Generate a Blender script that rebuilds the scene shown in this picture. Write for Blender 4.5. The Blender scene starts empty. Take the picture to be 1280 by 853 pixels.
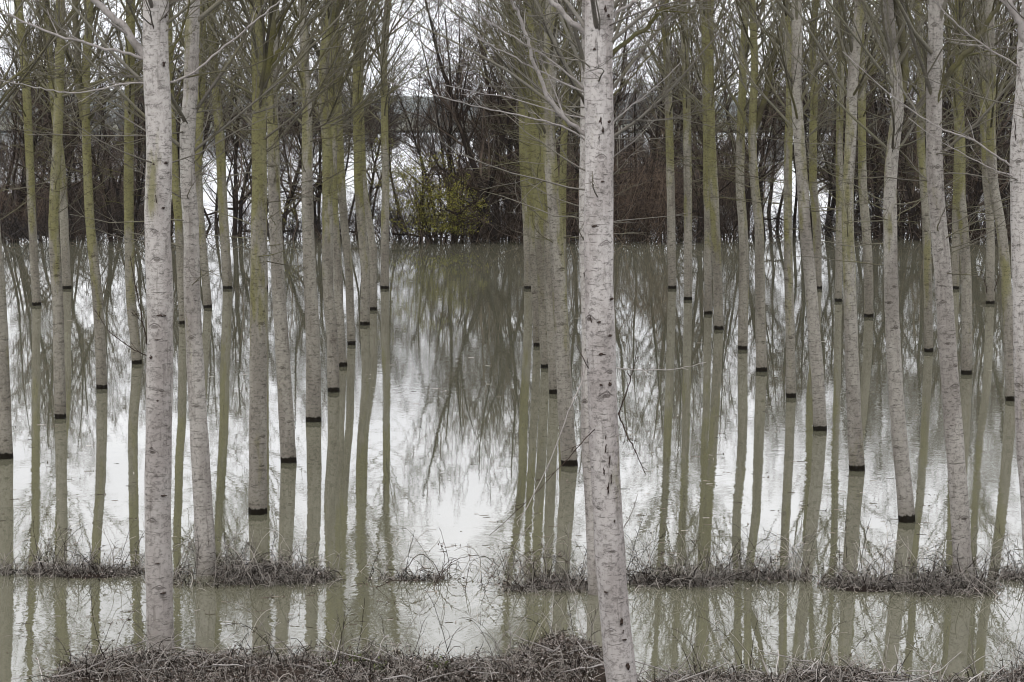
import bpy, math, random
import numpy as np

sc = bpy.context.scene
COL = sc.collection
R = math.radians
rng = np.random.default_rng(7)
random.seed(7)

# ------------------------------------------------------------------ camera
PW, PH = 1280.0, 853.0
F_PX, HORIZON, CAM_H = 2900.0, 135.0, 7.0
PITCH = math.atan((PH / 2 - HORIZON) / F_PX)
cam = bpy.data.cameras.new('camera')
cam_ob = bpy.data.objects.new('camera', cam)
COL.objects.link(cam_ob)
cam_ob.location = (0, 0, CAM_H)
cam_ob.rotation_euler = (R(90) - PITCH, 0, 0)
cam.sensor_width = 36.0
cam.lens = 36.0 * F_PX / PW
cam.clip_start = 0.5
cam.clip_end = 20000
sc.camera = cam_ob

# ------------------------------------------------------------------ sky, sun, exposure
SUN_EL, SUN_AZ = 48.0, 200.0          # azimuth: clockwise from +Y (behind the camera)
world = bpy.data.worlds.new('World')
sc.world = world
world.use_nodes = True
wt = world.node_tree
wt.nodes.clear()
def wn(t, **k):
    n = wt.nodes.new(t)
    for a, b in k.items(): setattr(n, a, b)
    return n
w_out = wn('ShaderNodeOutputWorld'); w_bg = wn('ShaderNodeBackground')
sky = wn('ShaderNodeTexSky', sky_type='NISHITA', sun_disc=False,
         sun_elevation=R(SUN_EL), sun_rotation=R(SUN_AZ))
sky.air_density = 1.0; sky.dust_density = 4.0
hs = wn('ShaderNodeHueSaturation'); hs.inputs['Saturation'].default_value = 0.12
wt.links.new(sky.outputs[0], hs.inputs['Color'])
tc = wn('ShaderNodeTexCoord'); mp = wn('ShaderNodeMapping')
mp.inputs['Scale'].default_value = (1.0, 1.0, 3.5)
wt.links.new(tc.outputs['Generated'], mp.inputs['Vector'])
cl = wn('ShaderNodeTexNoise'); cl.inputs['Scale'].default_value = 2.6; cl.inputs['Detail'].default_value = 6
cl.inputs['Roughness'].default_value = 0.55
wt.links.new(mp.outputs[0], cl.inputs['Vector'])
cr = wn('ShaderNodeValToRGB')
cr.color_ramp.elements[0].position = 0.33; cr.color_ramp.elements[0].color = (11.9, 12.1, 12.9, 1)
cr.color_ramp.elements[1].position = 0.66; cr.color_ramp.elements[1].color = (20.6, 20.8, 21.6, 1)
wt.links.new(cl.outputs['Fac'], cr.inputs['Fac'])
mx = wn('ShaderNodeMixRGB'); mx.inputs['Fac'].default_value = 0.85     # a closed, bright cloud cover
wt.links.new(hs.outputs[0], mx.inputs['Color1']); wt.links.new(cr.outputs[0], mx.inputs['Color2'])
wt.links.new(mx.outputs[0], w_bg.inputs['Color'])
w_bg.inputs['Strength'].default_value = 0.098
wt.links.new(w_bg.outputs[0], w_out.inputs['Surface'])

sun = bpy.data.lights.new('sun', 'SUN')
sun.energy = 0.9; sun.angle = R(35); sun.color = (1.0, 0.96, 0.92)
sun_ob = bpy.data.objects.new('sun', sun); COL.objects.link(sun_ob)
sun_ob.rotation_euler = (R(90 - SUN_EL), 0, R(180 - SUN_AZ))

vs = sc.view_settings
vs.view_transform = 'Standard'; vs.look = 'None'; vs.gamma = 1.0; vs.use_curve_mapping = False
vs.exposure = 0.18
sc.cycles.max_bounces = 6
sc.cycles.filter_width = 1.0
sc.cycles.diffuse_bounces = 2
sc.cycles.glossy_bounces = 3
sc.cycles.use_denoising = True

# ------------------------------------------------------------------ helpers: pixels of the photograph to places
CT, ST = math.cos(PITCH), math.sin(PITCH)
def ray(px, py):
    a = (px - PW / 2) / F_PX; b = (PH / 2 - py) / F_PX
    return np.array([a, CT + b * ST, -ST + b * CT])
def ground(px, py, z=0.0):
    d = ray(px, py); t = (z - CAM_H) / d[2]
    return np.array([0, 0, CAM_H]) + d * t
def at_dist(px, py, Y):
    d = ray(px, py); t = Y / d[1]
    return np.array([0, 0, CAM_H]) + d * t

# ------------------------------------------------------------------ helpers: objects
def link(o, parent=None):
    COL.objects.link(o)
    if parent: o.parent = parent
    return o
def tag(o, label=None, cat=None, group=None, kind=None):
    if label: o['label'] = label
    if cat: o['category'] = cat
    if group: o['group'] = group
    if kind: o['kind'] = kind
    return o
def empty(name, loc):
    o = bpy.data.objects.new(name, None); o.empty_display_size = 0.2
    o.location = loc
    return link(o)
def mesh_np(name, V, F, mat, smooth=True, uv=None):
    """V (n,3); F list of int arrays (m,3) or (m,4)."""
    me = bpy.data.meshes.new(name)
    V = np.asarray(V, dtype=np.float32)
    loops, starts, pos = [], [], 0
    for f in F:
        if len(f) == 0: continue
        k = f.shape[1]
        loops.append(f.reshape(-1)); starts.append(np.arange(len(f)) * k + pos); pos += f.size
    loops = np.concatenate(loops).astype(np.int32); starts = np.concatenate(starts).astype(np.int32)
    me.vertices.add(len(V)); me.vertices.foreach_set('co', V.reshape(-1))
    me.loops.add(len(loops)); me.loops.foreach_set('vertex_index', loops)
    me.polygons.add(len(starts)); me.polygons.foreach_set('loop_start', starts)
    if uv is not None:
        lay = me.uv_layers.new(name='UVMap')
        lay.data.foreach_set('uv', np.asarray(uv, dtype=np.float32)[loops].reshape(-1))
    me.polygons.foreach_set('use_smooth', np.full(len(starts), smooth))
    me.update(calc_edges=True); me.validate()
    for m in (mat if isinstance(mat, (list, tuple)) else [mat]):
        me.materials.append(m)
    return me
def obj(name, me, parent=None, loc=None):
    o = bpy.data.objects.new(name, me)
    if loc is not None: o.location = loc
    return link(o, parent)

class Batch:
    def __init__(s): s.V, s.F, s.n = [], {3: [], 4: []}, 0
    def add(s, V, F):
        s.V.append(V)
        s.F[F.shape[1]].append(F + s.n); s.n += len(V)
    def tubes(s, P, Rr, sides=3):
        """P (N,K,3) polylines, Rr (N,K) radii."""
        if len(P) == 0: return
        N, K, _ = P.shape
        T = np.gradient(P, axis=1)
        T /= np.linalg.norm(T, axis=2, keepdims=True) + 1e-9
        mean = P[:, -1] - P[:, 0]
        ref = np.where(np.abs(mean[:, 2:3]) > 0.8 * np.linalg.norm(mean, axis=1, keepdims=True),
                       np.array([[1., 0, 0]]), np.array([[0, 0, 1.]]))[:, None, :]
        U = np.cross(T, np.broadcast_to(ref, T.shape)); U /= np.linalg.norm(U, axis=2, keepdims=True) + 1e-9
        W = np.cross(T, U)
        a = np.arange(sides) * 2 * math.pi / sides
        V = P[:, :, None, :] + Rr[:, :, None, None] * (np.cos(a)[None, None, :, None] * U[:, :, None, :]
                                                       + np.sin(a)[None, None, :, None] * W[:, :, None, :])
        i = np.arange(N)[:, None, None] * K * sides; k = np.arange(K - 1)[None, :, None] * sides
        j = np.arange(sides)[None, None, :]; j2 = (j + 1) % sides
        F = np.stack([i + k + j, i + k + j2, i + k + sides + j2, i + k + sides + j], axis=-1).reshape(-1, 4)
        s.add(V.reshape(-1, 3), F)
    def leaves(s, C, size, r):
        n = len(C)
        d = r.normal(size=(n, 3)); d /= np.linalg.norm(d, axis=1, keepdims=True)
        e = np.cross(d, r.normal(size=(n, 3))); e /= np.linalg.norm(e, axis=1, keepdims=True)
        nn = np.cross(d, e)
        L = size * r.uniform(.6, 1.5, (n, 1)); w = L * r.uniform(.3, .5, (n, 1))
        bend = nn * L * r.uniform(.05, .35, (n, 1))
        V = np.stack([C - d * L * .5 - bend * .6, C + e * w * .5 , C + d * L * .5 - bend, C - e * w * .5 + bend * .2], axis=1).reshape(-1, 3)
        s.add(V, np.arange(n * 4).reshape(-1, 4))
    def mesh(s, name, mat, smooth=True):
        return mesh_np(name, np.concatenate(s.V), [np.concatenate(f) for f in s.F.values() if f], mat, smooth)

def norm(v): return v / (np.linalg.norm(v, axis=-1, keepdims=True) + 1e-9)

def grow(P, Rr, n, t0, t1, ang, length, K, r, up=0.3, wig=0.12, rad=0.5, rmin=0.004, tip=0.35, shrink=0.5):
    """children of the polylines P: n per parent, leaving at t0..t1 along it."""
    N, KP, _ = P.shape
    par = np.repeat(np.arange(N), n)
    t = r.uniform(t0, t1, N * n)
    x = t * (KP - 1); i = np.minimum(x.astype(int), KP - 2); f = (x - i)[:, None]
    root = P[par, i] * (1 - f) + P[par, i + 1] * f
    tan = norm(P[par, i + 1] - P[par, i])
    prad = Rr[par, i] * (1 - f[:, 0]) + Rr[par, i + 1] * f[:, 0]
    side = norm(np.cross(tan, r.normal(size=(N * n, 3))))
    a = r.uniform(ang[0], ang[1], N * n)[:, None]
    d = norm(np.cos(a) * tan + np.sin(a) * side)
    plen = np.linalg.norm(P[:, -1] - P[:, 0], axis=1)[par]
    L = (plen * r.uniform(length[0], length[1], N * n) * (1 - shrink * t))[:, None]
    pts = [root]
    for k in range(K - 1):
        d = norm(d + np.array([0, 0, 1.]) * up / K + r.normal(size=d.shape) * wig)
        pts.append(pts[-1] + d * L / (K - 1))
    C = np.stack(pts, axis=1)
    r0 = np.maximum(prad * rad, rmin)
    RC = r0[:, None] * np.linspace(1, tip, K)[None, :]
    return C, np.maximum(RC, rmin * .6)

# ------------------------------------------------------------------ helpers: materials
class NT:
    def __init__(s, name):
        s.m = bpy.data.materials.new(name); s.m.use_nodes = True
        s.t = s.m.node_tree; s.t.nodes.clear()
        s.out = s.t.nodes.new('ShaderNodeOutputMaterial'); s.p = s.t.nodes.new('ShaderNodeBsdfPrincipled')
        s.t.links.new(s.p.outputs[0], s.out.inputs['Surface'])
    def n(s, t, **k):
        x = s.t.nodes.new(t)
        for a, b in k.items(): setattr(x, a, b)
        return x
    def l(s, a, b): s.t.links.new(a, b)
    def put(s, sock, v):
        if isinstance(v, bpy.types.NodeSocket): s.l(v, sock)
        else: sock.default_value = v
    def m_(s, op, a, b=0.0, c=0.0, clamp=False):
        x = s.n('ShaderNodeMath', operation=op, use_clamp=clamp)
        s.put(x.inputs[0], a); s.put(x.inputs[1], b); s.put(x.inputs[2], c)
        return x.outputs[0]
    def mix(s, f, a, b, blend='MIX'):
        x = s.n('ShaderNodeMixRGB', blend_type=blend)
        s.put(x.inputs[0], f); s.put(x.inputs[1], a); s.put(x.inputs[2], b)
        return x.outputs[0]
    def ramp(s, v, *st):
        x = s.n('ShaderNodeValToRGB'); e = x.color_ramp.elements
        while len(e) < len(st): e.new(0.5)
        for q, (p, c) in zip(e, st): q.position = p; q.color = c if len(c) == 4 else (*c, 1)
        s.l(v, x.inputs[0]); return x.outputs[0]
    def step(s, v, a, b):
        x = s.n('ShaderNodeMapRange', interpolation_type='SMOOTHSTEP')
        s.put(x.inputs[0], v); s.put(x.inputs[1], a); s.put(x.inputs[2], b)
        return x.outputs[0]
    def noise(s, vec, scale, detail=4, rough=0.55, dim='3D'):
        x = s.n('ShaderNodeTexNoise', noise_dimensions=dim)
        x.inputs['Scale'].default_value = scale; x.inputs['Detail'].default_value = detail
        x.inputs['Roughness'].default_value = rough
        if vec is not None: s.l(vec, x.inputs['Vector'])
        return x.outputs['Fac']
    def xyz(s, v):
        x = s.n('ShaderNodeSeparateXYZ'); s.l(v, x.inputs[0]); return x.outputs
    def vec(s, a, b, c=0.0):
        x = s.n('ShaderNodeCombineXYZ')
        for i, v in enumerate((a, b, c)): s.put(x.inputs[i], v)
        return x.outputs[0]
    def attr(s, name):
        return s.n('ShaderNodeAttribute', attribute_type='OBJECT', attribute_name=name).outputs['Fac']
    def bump(s, h, strength=0.5, dist=0.02):
        x = s.n('ShaderNodeBump'); x.inputs['Strength'].default_value = strength; x.inputs['Distance'].default_value = dist
        s.l(h, x.inputs['Height']); s.l(x.outputs[0], s.p.inputs['Normal'])
    def done(s, col, rough=0.9, spec=0.2):
        s.put(s.p.inputs['Base Color'], col); s.put(s.p.inputs['Roughness'], rough)
        s.p.inputs['Specular IOR Level'].default_value = spec
        return s.m

def bark_material():
    s = NT('poplar_bark')
    uv = s.n('ShaderNodeTexCoord').outputs['UV']
    u, v, _ = s.xyz(uv)
    seed = s.attr('seed')
    up_ = s.m_('ADD', u, s.m_('MULTIPLY', seed, 3.7)); vp = s.m_('ADD', v, s.m_('MULTIPLY', seed, 17.3))
    P = s.vec(up_, vp, seed)
    # broad blotches, fine grain, horizontal lenticel lines
    broad = s.noise(s.vec(s.m_('MULTIPLY', up_, 2.2), s.m_('MULTIPLY', vp, 0.55), seed), 1.0, 5)
    grain = s.noise(s.vec(s.m_('MULTIPLY', up_, .8), vp, seed), 17, 5, 0.85)
    mottle = s.noise(P, 7, 5, 0.7)
    horiz = s.noise(s.vec(s.m_('MULTIPLY', up_, 5.0), s.m_('MULTIPLY', vp, 34.0), seed), 1.0, 4, 0.7)
    vert = s.noise(s.vec(s.m_('MULTIPLY', up_, 20.0), s.m_('MULTIPLY', vp, 1.6), seed), 1.0, 3, 0.6)
    pale = s.m_('POWER', s.attr('pale'), 1.7)
    base = s.mix(pale, (.225, .21, .165, 1), (.50, .47, .445, 1))
    base = s.mix(s.m_('MULTIPLY', s.step(broad, .42, .62), .8), base, s.mix(pale, (.125, .113, .088, 1), (.325, .293, .275, 1)))
    # lichen, more of it up the stem
    hgt = s.step(v, 1.2, 6.5)
    ln = s.noise(s.vec(s.m_('MULTIPLY', up_, 1.5), s.m_('MULTIPLY', vp, .35), s.m_('ADD', seed, 4.0)), 1.3, 6, 0.65)
    ln = s.m_('ADD', s.m_('MULTIPLY', s.m_('SUBTRACT', ln, .5), 2.6), .44)
    lm = s.step(s.m_('ADD', ln, s.m_('MULTIPLY', s.m_('ADD', s.m_('MULTIPLY', hgt, .68), .17), s.attr('lichen'))), .72, 1.02)
    base = s.mix(s.m_('MULTIPLY', lm, .68), base, s.mix(grain, (.11, .105, .022, 1), (.205, .195, .06, 1)))
    # silt-stained greyer foot
    foot = s.m_('MULTIPLY', s.m_('SUBTRACT', 1.0, s.step(v, .5, 4.2)), .34)
    base = s.mix(foot, base, s.mix(pale, (.215, .195, .165, 1), (.305, .275, .26, 1)))
    base = s.mix(s.m_('MULTIPLY', s.step(grain, .5, .6), .64), base, s.mix(.74, base, (.028, .022, .018, 1)))
    base = s.mix(s.m_('MULTIPLY', s.step(mottle, .48, .64), .5), base, s.mix(.5, base, (.07, .062, .05, 1)))
    base = s.mix(s.m_('MULTIPLY', s.step(horiz, .56, .66), .8), base, s.mix(.78, base, (.025, .019, .015, 1)))
    base = s.mix(s.m_('MULTIPLY', s.step(vert, .56, .72), .42), base, (.10, .085, .07, 1))
    base = s.mix(s.m_('MULTIPLY', s.step(horiz, .38, .25), .25), base, (.55, .52, .50, 1))
    # branch scars: an eye and a brow line above it
    S1, S2 = 2.3, 2.1
    vo = s.n('ShaderNodeTexVoronoi', voronoi_dimensions='2D'); vo.inputs['Scale'].default_value = 1.0
    cellv = s.vec(s.m_('MULTIPLY', up_, S1), s.m_('MULTIPLY', vp, S2))
    s.l(cellv, vo.inputs['Vector'])
    cx, cy, _ = s.xyz(vo.outputs['Position']); vx, vy, _ = s.xyz(cellv)
    rr, rg, rb = s.xyz(vo.outputs['Color'])
    size = s.m_('ADD', .55, s.m_('MULTIPLY', rg, .8))
    wob = s.m_('MULTIPLY', s.m_('SUBTRACT', s.noise(P, 14, 3), .5), .05)
    dx = s.m_('ADD', s.m_('DIVIDE', s.m_('SUBTRACT', vx, cx), s.m_('MULTIPLY', size, S1)), wob)
    dy = s.m_('ADD', s.m_('DIVIDE', s.m_('SUBTRACT', vy, cy), s.m_('MULTIPLY', size, S2)), s.m_('MULTIPLY', wob, .6))
    e = s.m_('SQRT', s.m_('ADD', s.m_('POWER', s.m_('DIVIDE', s.m_('ABSOLUTE', dx), .052), 2.0), s.m_('POWER', s.m_('DIVIDE', s.m_('ABSOLUTE', dy), .02), 2.0)))
    eye = s.m_('SUBTRACT', 1.0, s.step(e, .55, 1.15))
    brow = s.m_('ABSOLUTE', s.m_('SUBTRACT', dy, s.m_('SUBTRACT', .035, s.m_('MULTIPLY', s.m_('POWER', s.m_('ABSOLUTE', dx), 1.3), 1.0))))
    browm = s.m_('MULTIPLY', s.m_('SUBTRACT', 1.0, s.step(brow, .003, .011)), s.m_('SUBTRACT', 1.0, s.step(s.m_('ABSOLUTE', dx), .06, .10)))
    on = s.m_('GREATER_THAN', rr, .34)
    scar = s.m_('MULTIPLY', s.m_('MAXIMUM', s.m_('MULTIPLY', eye, s.m_('ADD', .45, s.m_('MULTIPLY', rb, .55))), s.m_('MULTIPLY', browm, .7)), on)
    base = s.mix(s.m_('MULTIPLY', scar, .75), base, (.035, .026, .02, 1))
    # wet, dark band at the water line
    wetn = s.noise(s.vec(s.m_('MULTIPLY', up_, 13.0), 0.0, seed), 1.0, 5, .7)
    wet = s.m_('SUBTRACT', 1.0, s.step(s.m_('ADD', v, s.m_('MULTIPLY', wetn, -.16)), .02, .05))
    damp = s.m_('SUBTRACT', 1.0, s.step(v, .06, .45))
    base = s.mix(s.m_('MULTIPLY', damp, .22), base, (.10, .085, .06, 1))
    base = s.mix(s.m_('MULTIPLY', wet, s.m_('SUBTRACT', 1.0, s.attr('dry'))), base, (.006, .005, .004, 1))
    silt = s.m_('SUBTRACT', 1.0, s.step(s.m_('ADD', v, s.m_('MULTIPLY', s.m_('SUBTRACT', mottle, .5), 1.2)), .1, .75))
    base = s.mix(s.m_('MULTIPLY', silt, .3), base, s.mix(.5, base, (.06, .052, .036, 1)))
    h = s.m_('SUBTRACT', s.m_('ADD', s.m_('MULTIPLY', grain, .5), s.m_('MULTIPLY', horiz, .4)), s.m_('MULTIPLY', scar, 1.2))
    s.bump(h, .55, .012)
    return s.done(base, .95, .02)

def twig_material(name, a, b, lichen=None, lo=.35, hi=.7, split=.5):
    """split: share of the stems that are of the dark kind"""
    s = NT(name)
    g = s.n('ShaderNodeNewGeometry')
    pos = s.n('ShaderNodeTexCoord').outputs['Object']
    f = s.m_('ADD', s.m_('MULTIPLY', g.outputs['Random Per Island'], .85), s.m_('MULTIPLY', s.noise(pos, 2.5, 3), .3))
    f = s.m_('SUBTRACT', f, .075)
    mid = tuple(x * .62 + y * .38 for x, y in zip(a, b))
    c = s.ramp(f, (0, tuple(x * .6 for x in a)), (split * .8, a), (min(.95, split + .2), mid), (1, b))
    if lichen:
        c = s.mix(s.m_('MULTIPLY', s.step(s.noise(pos, 1.1, 5, .65), lo, hi), .75), c, (*lichen, 1))
    if name == 'poplar_twigs': c = s.mix(s.m_('MULTIPLY', s.m_('POWER', s.attr('pale'), 1.7), .5), c, (.26, .24, .225, 1))
    fine = s.noise(pos, 30, 3)
    c = s.mix(s.m_('MULTIPLY', s.step(fine, .5, .7), .35), c, (.03, .024, .018, 1))
    return s.done(c, .95, .0)

M_BARK = bark_material()
M_TWIG = twig_material('poplar_twigs', (.062, .055, .037), (.20, .187, .145), (.115, .108, .036), .42, .68, .45)
M_PALEBRANCH = twig_material('pale_branch_bark', (.22, .20, .185), (.44, .41, .385), split=.35)
M_DARKTREE = twig_material('thicket_bark', (.012, .009, .007), (.04, .031, .025), (.05, .047, .02), .58, .85)
M_DARKTWIG = twig_material('thicket_twigs', (.027, .020, .0145), (.165, .127, .098), (.10, .09, .05), .64, .9, .5)
M_REDTWIG = twig_material('shrub_twigs', (.05, .036, .026), (.235, .175, .13), (.13, .105, .04), .60, .85, .42)
M_GREYTWIG = twig_material('grey_brush_twigs', (.018, .015, .013), (.17, .152, .14), split=.55)
M_BRUSH = twig_material('dead_stems', (.018, .014, .0115), (.46, .42, .375), split=.36)
M_SPROUT = twig_material('dark_sprout', (.03, .02, .016), (.085, .062, .05))

def leaf_material(name, stops):
    s = NT(name)
    g = s.n('ShaderNodeNewGeometry')
    c = s.ramp(g.outputs['Random Per Island'], *stops)
    return s.done(c, .8, .12)
M_DEADLEAF = leaf_material('dead_leaves', [(0, (.02, .014, .010)), (.45, (.075, .053, .040)), (.75, (.22, .18, .155)), (1, (.48, .44, .41))])
M_YGLEAF = leaf_material('yellow_green_leaves', [(0, (.045, .046, .010)), (.5, (.145, .138, .02)), (1, (.25, .235, .045)), (1, (.25, .225, .045))])
M_GREENLEAF = leaf_material('green_leaves', [(0, (.04, .052, .015)), (1, (.12, .135, .05))])

def soil_material(name, a, b, c):
    s = NT(name)
    pos = s.n('ShaderNodeTexCoord').outputs['Object']
    n1 = s.noise(pos, 1.2, 6, .65); n2 = s.noise(pos, 14, 5, .7)
    col = s.mix(s.step(n1, .35, .65), (*a, 1), (*b, 1))
    col = s.mix(s.m_('MULTIPLY', s.step(n2, .5, .68), .7), col, (*c, 1))
    s.bump(n2, .9, .05)
    return s.done(col, .95, .02)
M_SOIL = soil_material('wet_soil', (.014, .010, .008), (.028, .021, .017), (.055, .044, .037))
M_BANK = soil_material('leaf_litter_soil', (.016, .012, .009), (.045, .034, .027), (.13, .105, .088))

def water_material():
    s = NT('silty_water')
    pos = s.n('ShaderNodeNewGeometry').outputs['Position']
    x, y, z = s.xyz(pos)
    silt = s.noise(s.vec(s.m_('MULTIPLY', x, .10), s.m_('MULTIPLY', y, .05)), 1.0, 4)
    col = s.mix(s.step(silt, .3, .7), (.105, .101, .068, 1), (.135, .130, .090, 1))
    n1 = s.noise(s.vec(s.m_('MULTIPLY', x, 1.0), s.m_('MULTIPLY', y, .8)), 2.2, 3, .55)
    n2 = s.noise(s.vec(x, y), 9.0, 2, .5)
    calm = s.step(s.noise(s.vec(s.m_('MULTIPLY', x, .12), s.m_('MULTIPLY', y, .05), 3.0), 1.0, 3), .42, .64)
    amp = s.m_('ADD', .35, s.m_('MULTIPLY', calm, 1.0))
    h = s.m_('MULTIPLY', s.m_('ADD', n1, s.m_('MULTIPLY', n2, .22)), amp)
    s.bump(h, 1.0, .0016)
    s.p.inputs['IOR'].default_value = 1.55
    m = s.done(col, .0, .5)
    return m
M_WATER = water_material()

# ------------------------------------------------------------------ setting: water, land, hills
def grid(x0, x1, y0, y1, nx, ny, fz):
    X, Y = np.meshgrid(np.linspace(x0, x1, nx), np.linspace(y0, y1, ny))
    Z = fz(X, Y)
    V = np.stack([X, Y, Z], -1).reshape(-1, 3)
    i = np.arange(ny - 1)[:, None] * nx + np.arange(nx - 1)[None, :]
    F = np.stack([i, i + 1, i + nx + 1, i + nx], -1).reshape(-1, 4)
    return V, F

def vnoise(X, Y, s, seed=0):
    """cheap smooth 2-D noise"""
    r = np.random.default_rng(seed); out = 0
    for k in range(7):
        a = r.uniform(0, 6.28); f = s * r.uniform(.6, 1.7); p = r.uniform(0, 6.28)
        out = out + np.sin((X * math.cos(a) + Y * math.sin(a)) * f + p)
    return out / 7 * 1.7

V, F = grid(-600, 600, -2, 760, 9, 9, lambda X, Y: X * 0)
tag(obj('flood_water', mesh_np('flood_water', V, [F], M_WATER, False)), 'calm silty flood water between the trees', None, None, 'structure')

s = NT('far_land'); pos = s.n('ShaderNodeTexCoord').outputs['Object']
M_FARLAND = s.done(s.mix(s.step(s.noise(pos, .02, 4), .4, .6), (.10, .105, .07, 1), (.15, .14, .11, 1)), .95, .1)
V, F = grid(-4000, 4000, 690, 9000, 30, 30, lambda X, Y: 0.4 + X * 0)
tag(obj('far_field', mesh_np('far_field', V, [F], M_FARLAND)), None, None, None, 'structure')
s = NT('far_hill'); pos = s.n('ShaderNodeTexCoord').outputs['Object']
M_HILL = s.done(s.mix(s.step(s.noise(pos, .01, 6), .4, .6), (.085, .095, .085, 1), (.14, .145, .13, 1)), .95, .1)
def hillz(X, Y):
    t = np.clip((Y - 1400) / 900, 0, 1); t = t * t * (3 - 2 * t)
    return t * (17 + 6 * np.sin(X / 310 + 2.6) + 3 * np.sin(X / 97) + 2.5 * vnoise(X, Y, .02, 3)) - .5
V, F = grid(-2500, 2500, 1400, 3400, 200, 30, hillz)
tag(obj('far_hills', mesh_np('far_hills', V, [F], M_HILL)), None, None, None, 'structure')

# the bank in front (the foot of the levee the photographer stands on)
def bank_edge(X):
    """distance at which the bank's foot meets the water, for each x"""
    px = 640 + X * F_PX / 29.5
    pts = [(-400, 25.5), (70, 26.6), (100, 27.9), (125, 28.7), (210, 29.1), (330, 29.0), (440, 29.0), (540, 28.7), (620, 28.7),
           (650, 29.2), (700, 30.1), (735, 29.5), (765, 28.3), (800, 27.6), (850, 27.8), (905, 27.9), (960, 27.9), (1010, 28.5), (1060, 28.3),
           (1110, 27.9), (1200, 27.6), (1225, 28.0), (1280, 28.4), (1700, 27)]
    return np.interp(px, [p[0] for p in pts], [p[1] for p in pts])
def bank_z(X, Y):
    e = bank_edge(X) + .3 * vnoise(X, Y, 1.6, 11)
    t = e - Y
    z = np.where(t < 0, t * .5, np.minimum(t * .22, .22 + .02 * t) + .05 * vnoise(X, Y, 4.0, 5) * np.clip(t, 0, 1))
    back = np.clip(25.5 - Y, 0, 30)
    z = z + np.minimum(back * .21, 5.0)
    return np.maximum(z, -.6)
V, F = grid(-26, 26, -6, 33.5, 260, 240, bank_z)
tag(obj('levee_bank', mesh_np('levee_bank', V, [F], M_BANK)), None, None, None, 'structure')

# low mud ridges that break the surface
def mound(px0, px1, py, hgt, halfw, seed, name='mud_ridge'):
    a, b = ground(px0, py), ground(px1, py)
    xc, L, Y = (a[0] + b[0]) / 2, (b[0] - a[0]) / 2, a[1]
    def fz(X, Yy):
        r2 = (np.abs(X) / L / .72) ** 3 + ((Yy + .35 * vnoise(X + xc, Yy * 0, 1.3, seed)) / halfw / .4) ** 2 + .9 * vnoise(X * 1.0 + xc, Yy * 1.6, 2.6, seed + 40)
        return hgt * .6 * np.maximum(1 - r2, -2) * (1 + .35 * vnoise(X, Yy, 3.0, seed + 1)) - .02
    V, F = grid(-L * 1.2, L * 1.2, -halfw * 1.7, halfw * 1.7, max(12, int(L * 14)), 16, fz)
    V[:, 2] = np.maximum(V[:, 2], -.25)
    tag(obj(name, mesh_np(name, V, [F], M_SOIL), None, (xc, Y, 0)), None, None, None, 'structure')
    return xc, Y, L, halfw, fz
MOUNDS = [(30, 182, 716, .07, .45, 1, .8), (212, 412, 722, .16, .75, 2, 1.25), (636, 752, 732, .16, .65, 3, 1.2),
          (782, 905, 728, .09, .5, 4, .9), (908, 1012, 722, .05, .4, 5, .6), (1030, 1128, 730, .10, .6, 6, 1.0), (1120, 1236, 735, .17, .7, 7, 1.15),
          (1246, 1300, 722, .06, .4, 9, .7), (-20, 16, 716, .05, .3, 10, .5), (470, 560, 724, .02, .3, 8, .35)]
MD = [(mound(*m[:6]), m[6], m[5]) for m in MOUNDS]
# mud shelf under the far thicket
for (x0, x1, y, h, w, sd) in [(-120, 178, 291, .35, 4.0, 21), (265, 470, 289, .12, 2.0, 22), (545, 680, 293, .35, 3.0, 23), (690, 850, 293, .3, 3.0, 24),
                              (860, 960, 290, .12, 2.0, 25), (1060, 1130, 287, .1, 2.0, 27), (1150, 1400, 290, .25, 3.0, 26)]:
    mound(x0, x1, y, h, w, sd, 'far_mud_bank')

# ------------------------------------------------------------------ the planted poplars
def smooth_path(pts, n):
    """Catmull-Rom through pts (k,3) at n places, even in z"""
    pts = np.asarray(pts, float)
    z = pts[:, 2]; zz = np.linspace(z[0], z[-1], n)
    out = np.zeros((n, pts.shape[1]))
    m = np.gradient(pts, z, axis=0)
    i = np.clip(np.searchsorted(z, zz, side='right') - 1, 0, len(z) - 2)
    h = (z[i + 1] - z[i])[:, None]; t = ((zz - z[i])[:, None]) / h
    h00 = 2 * t**3 - 3 * t**2 + 1; h10 = t**3 - 2 * t**2 + t; h01 = -2 * t**3 + 3 * t**2; h11 = t**3 - t**2
    out = h00 * pts[i] + h10 * h * m[i] + h01 * pts[i + 1] + h11 * h * m[i + 1]
    return out

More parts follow.
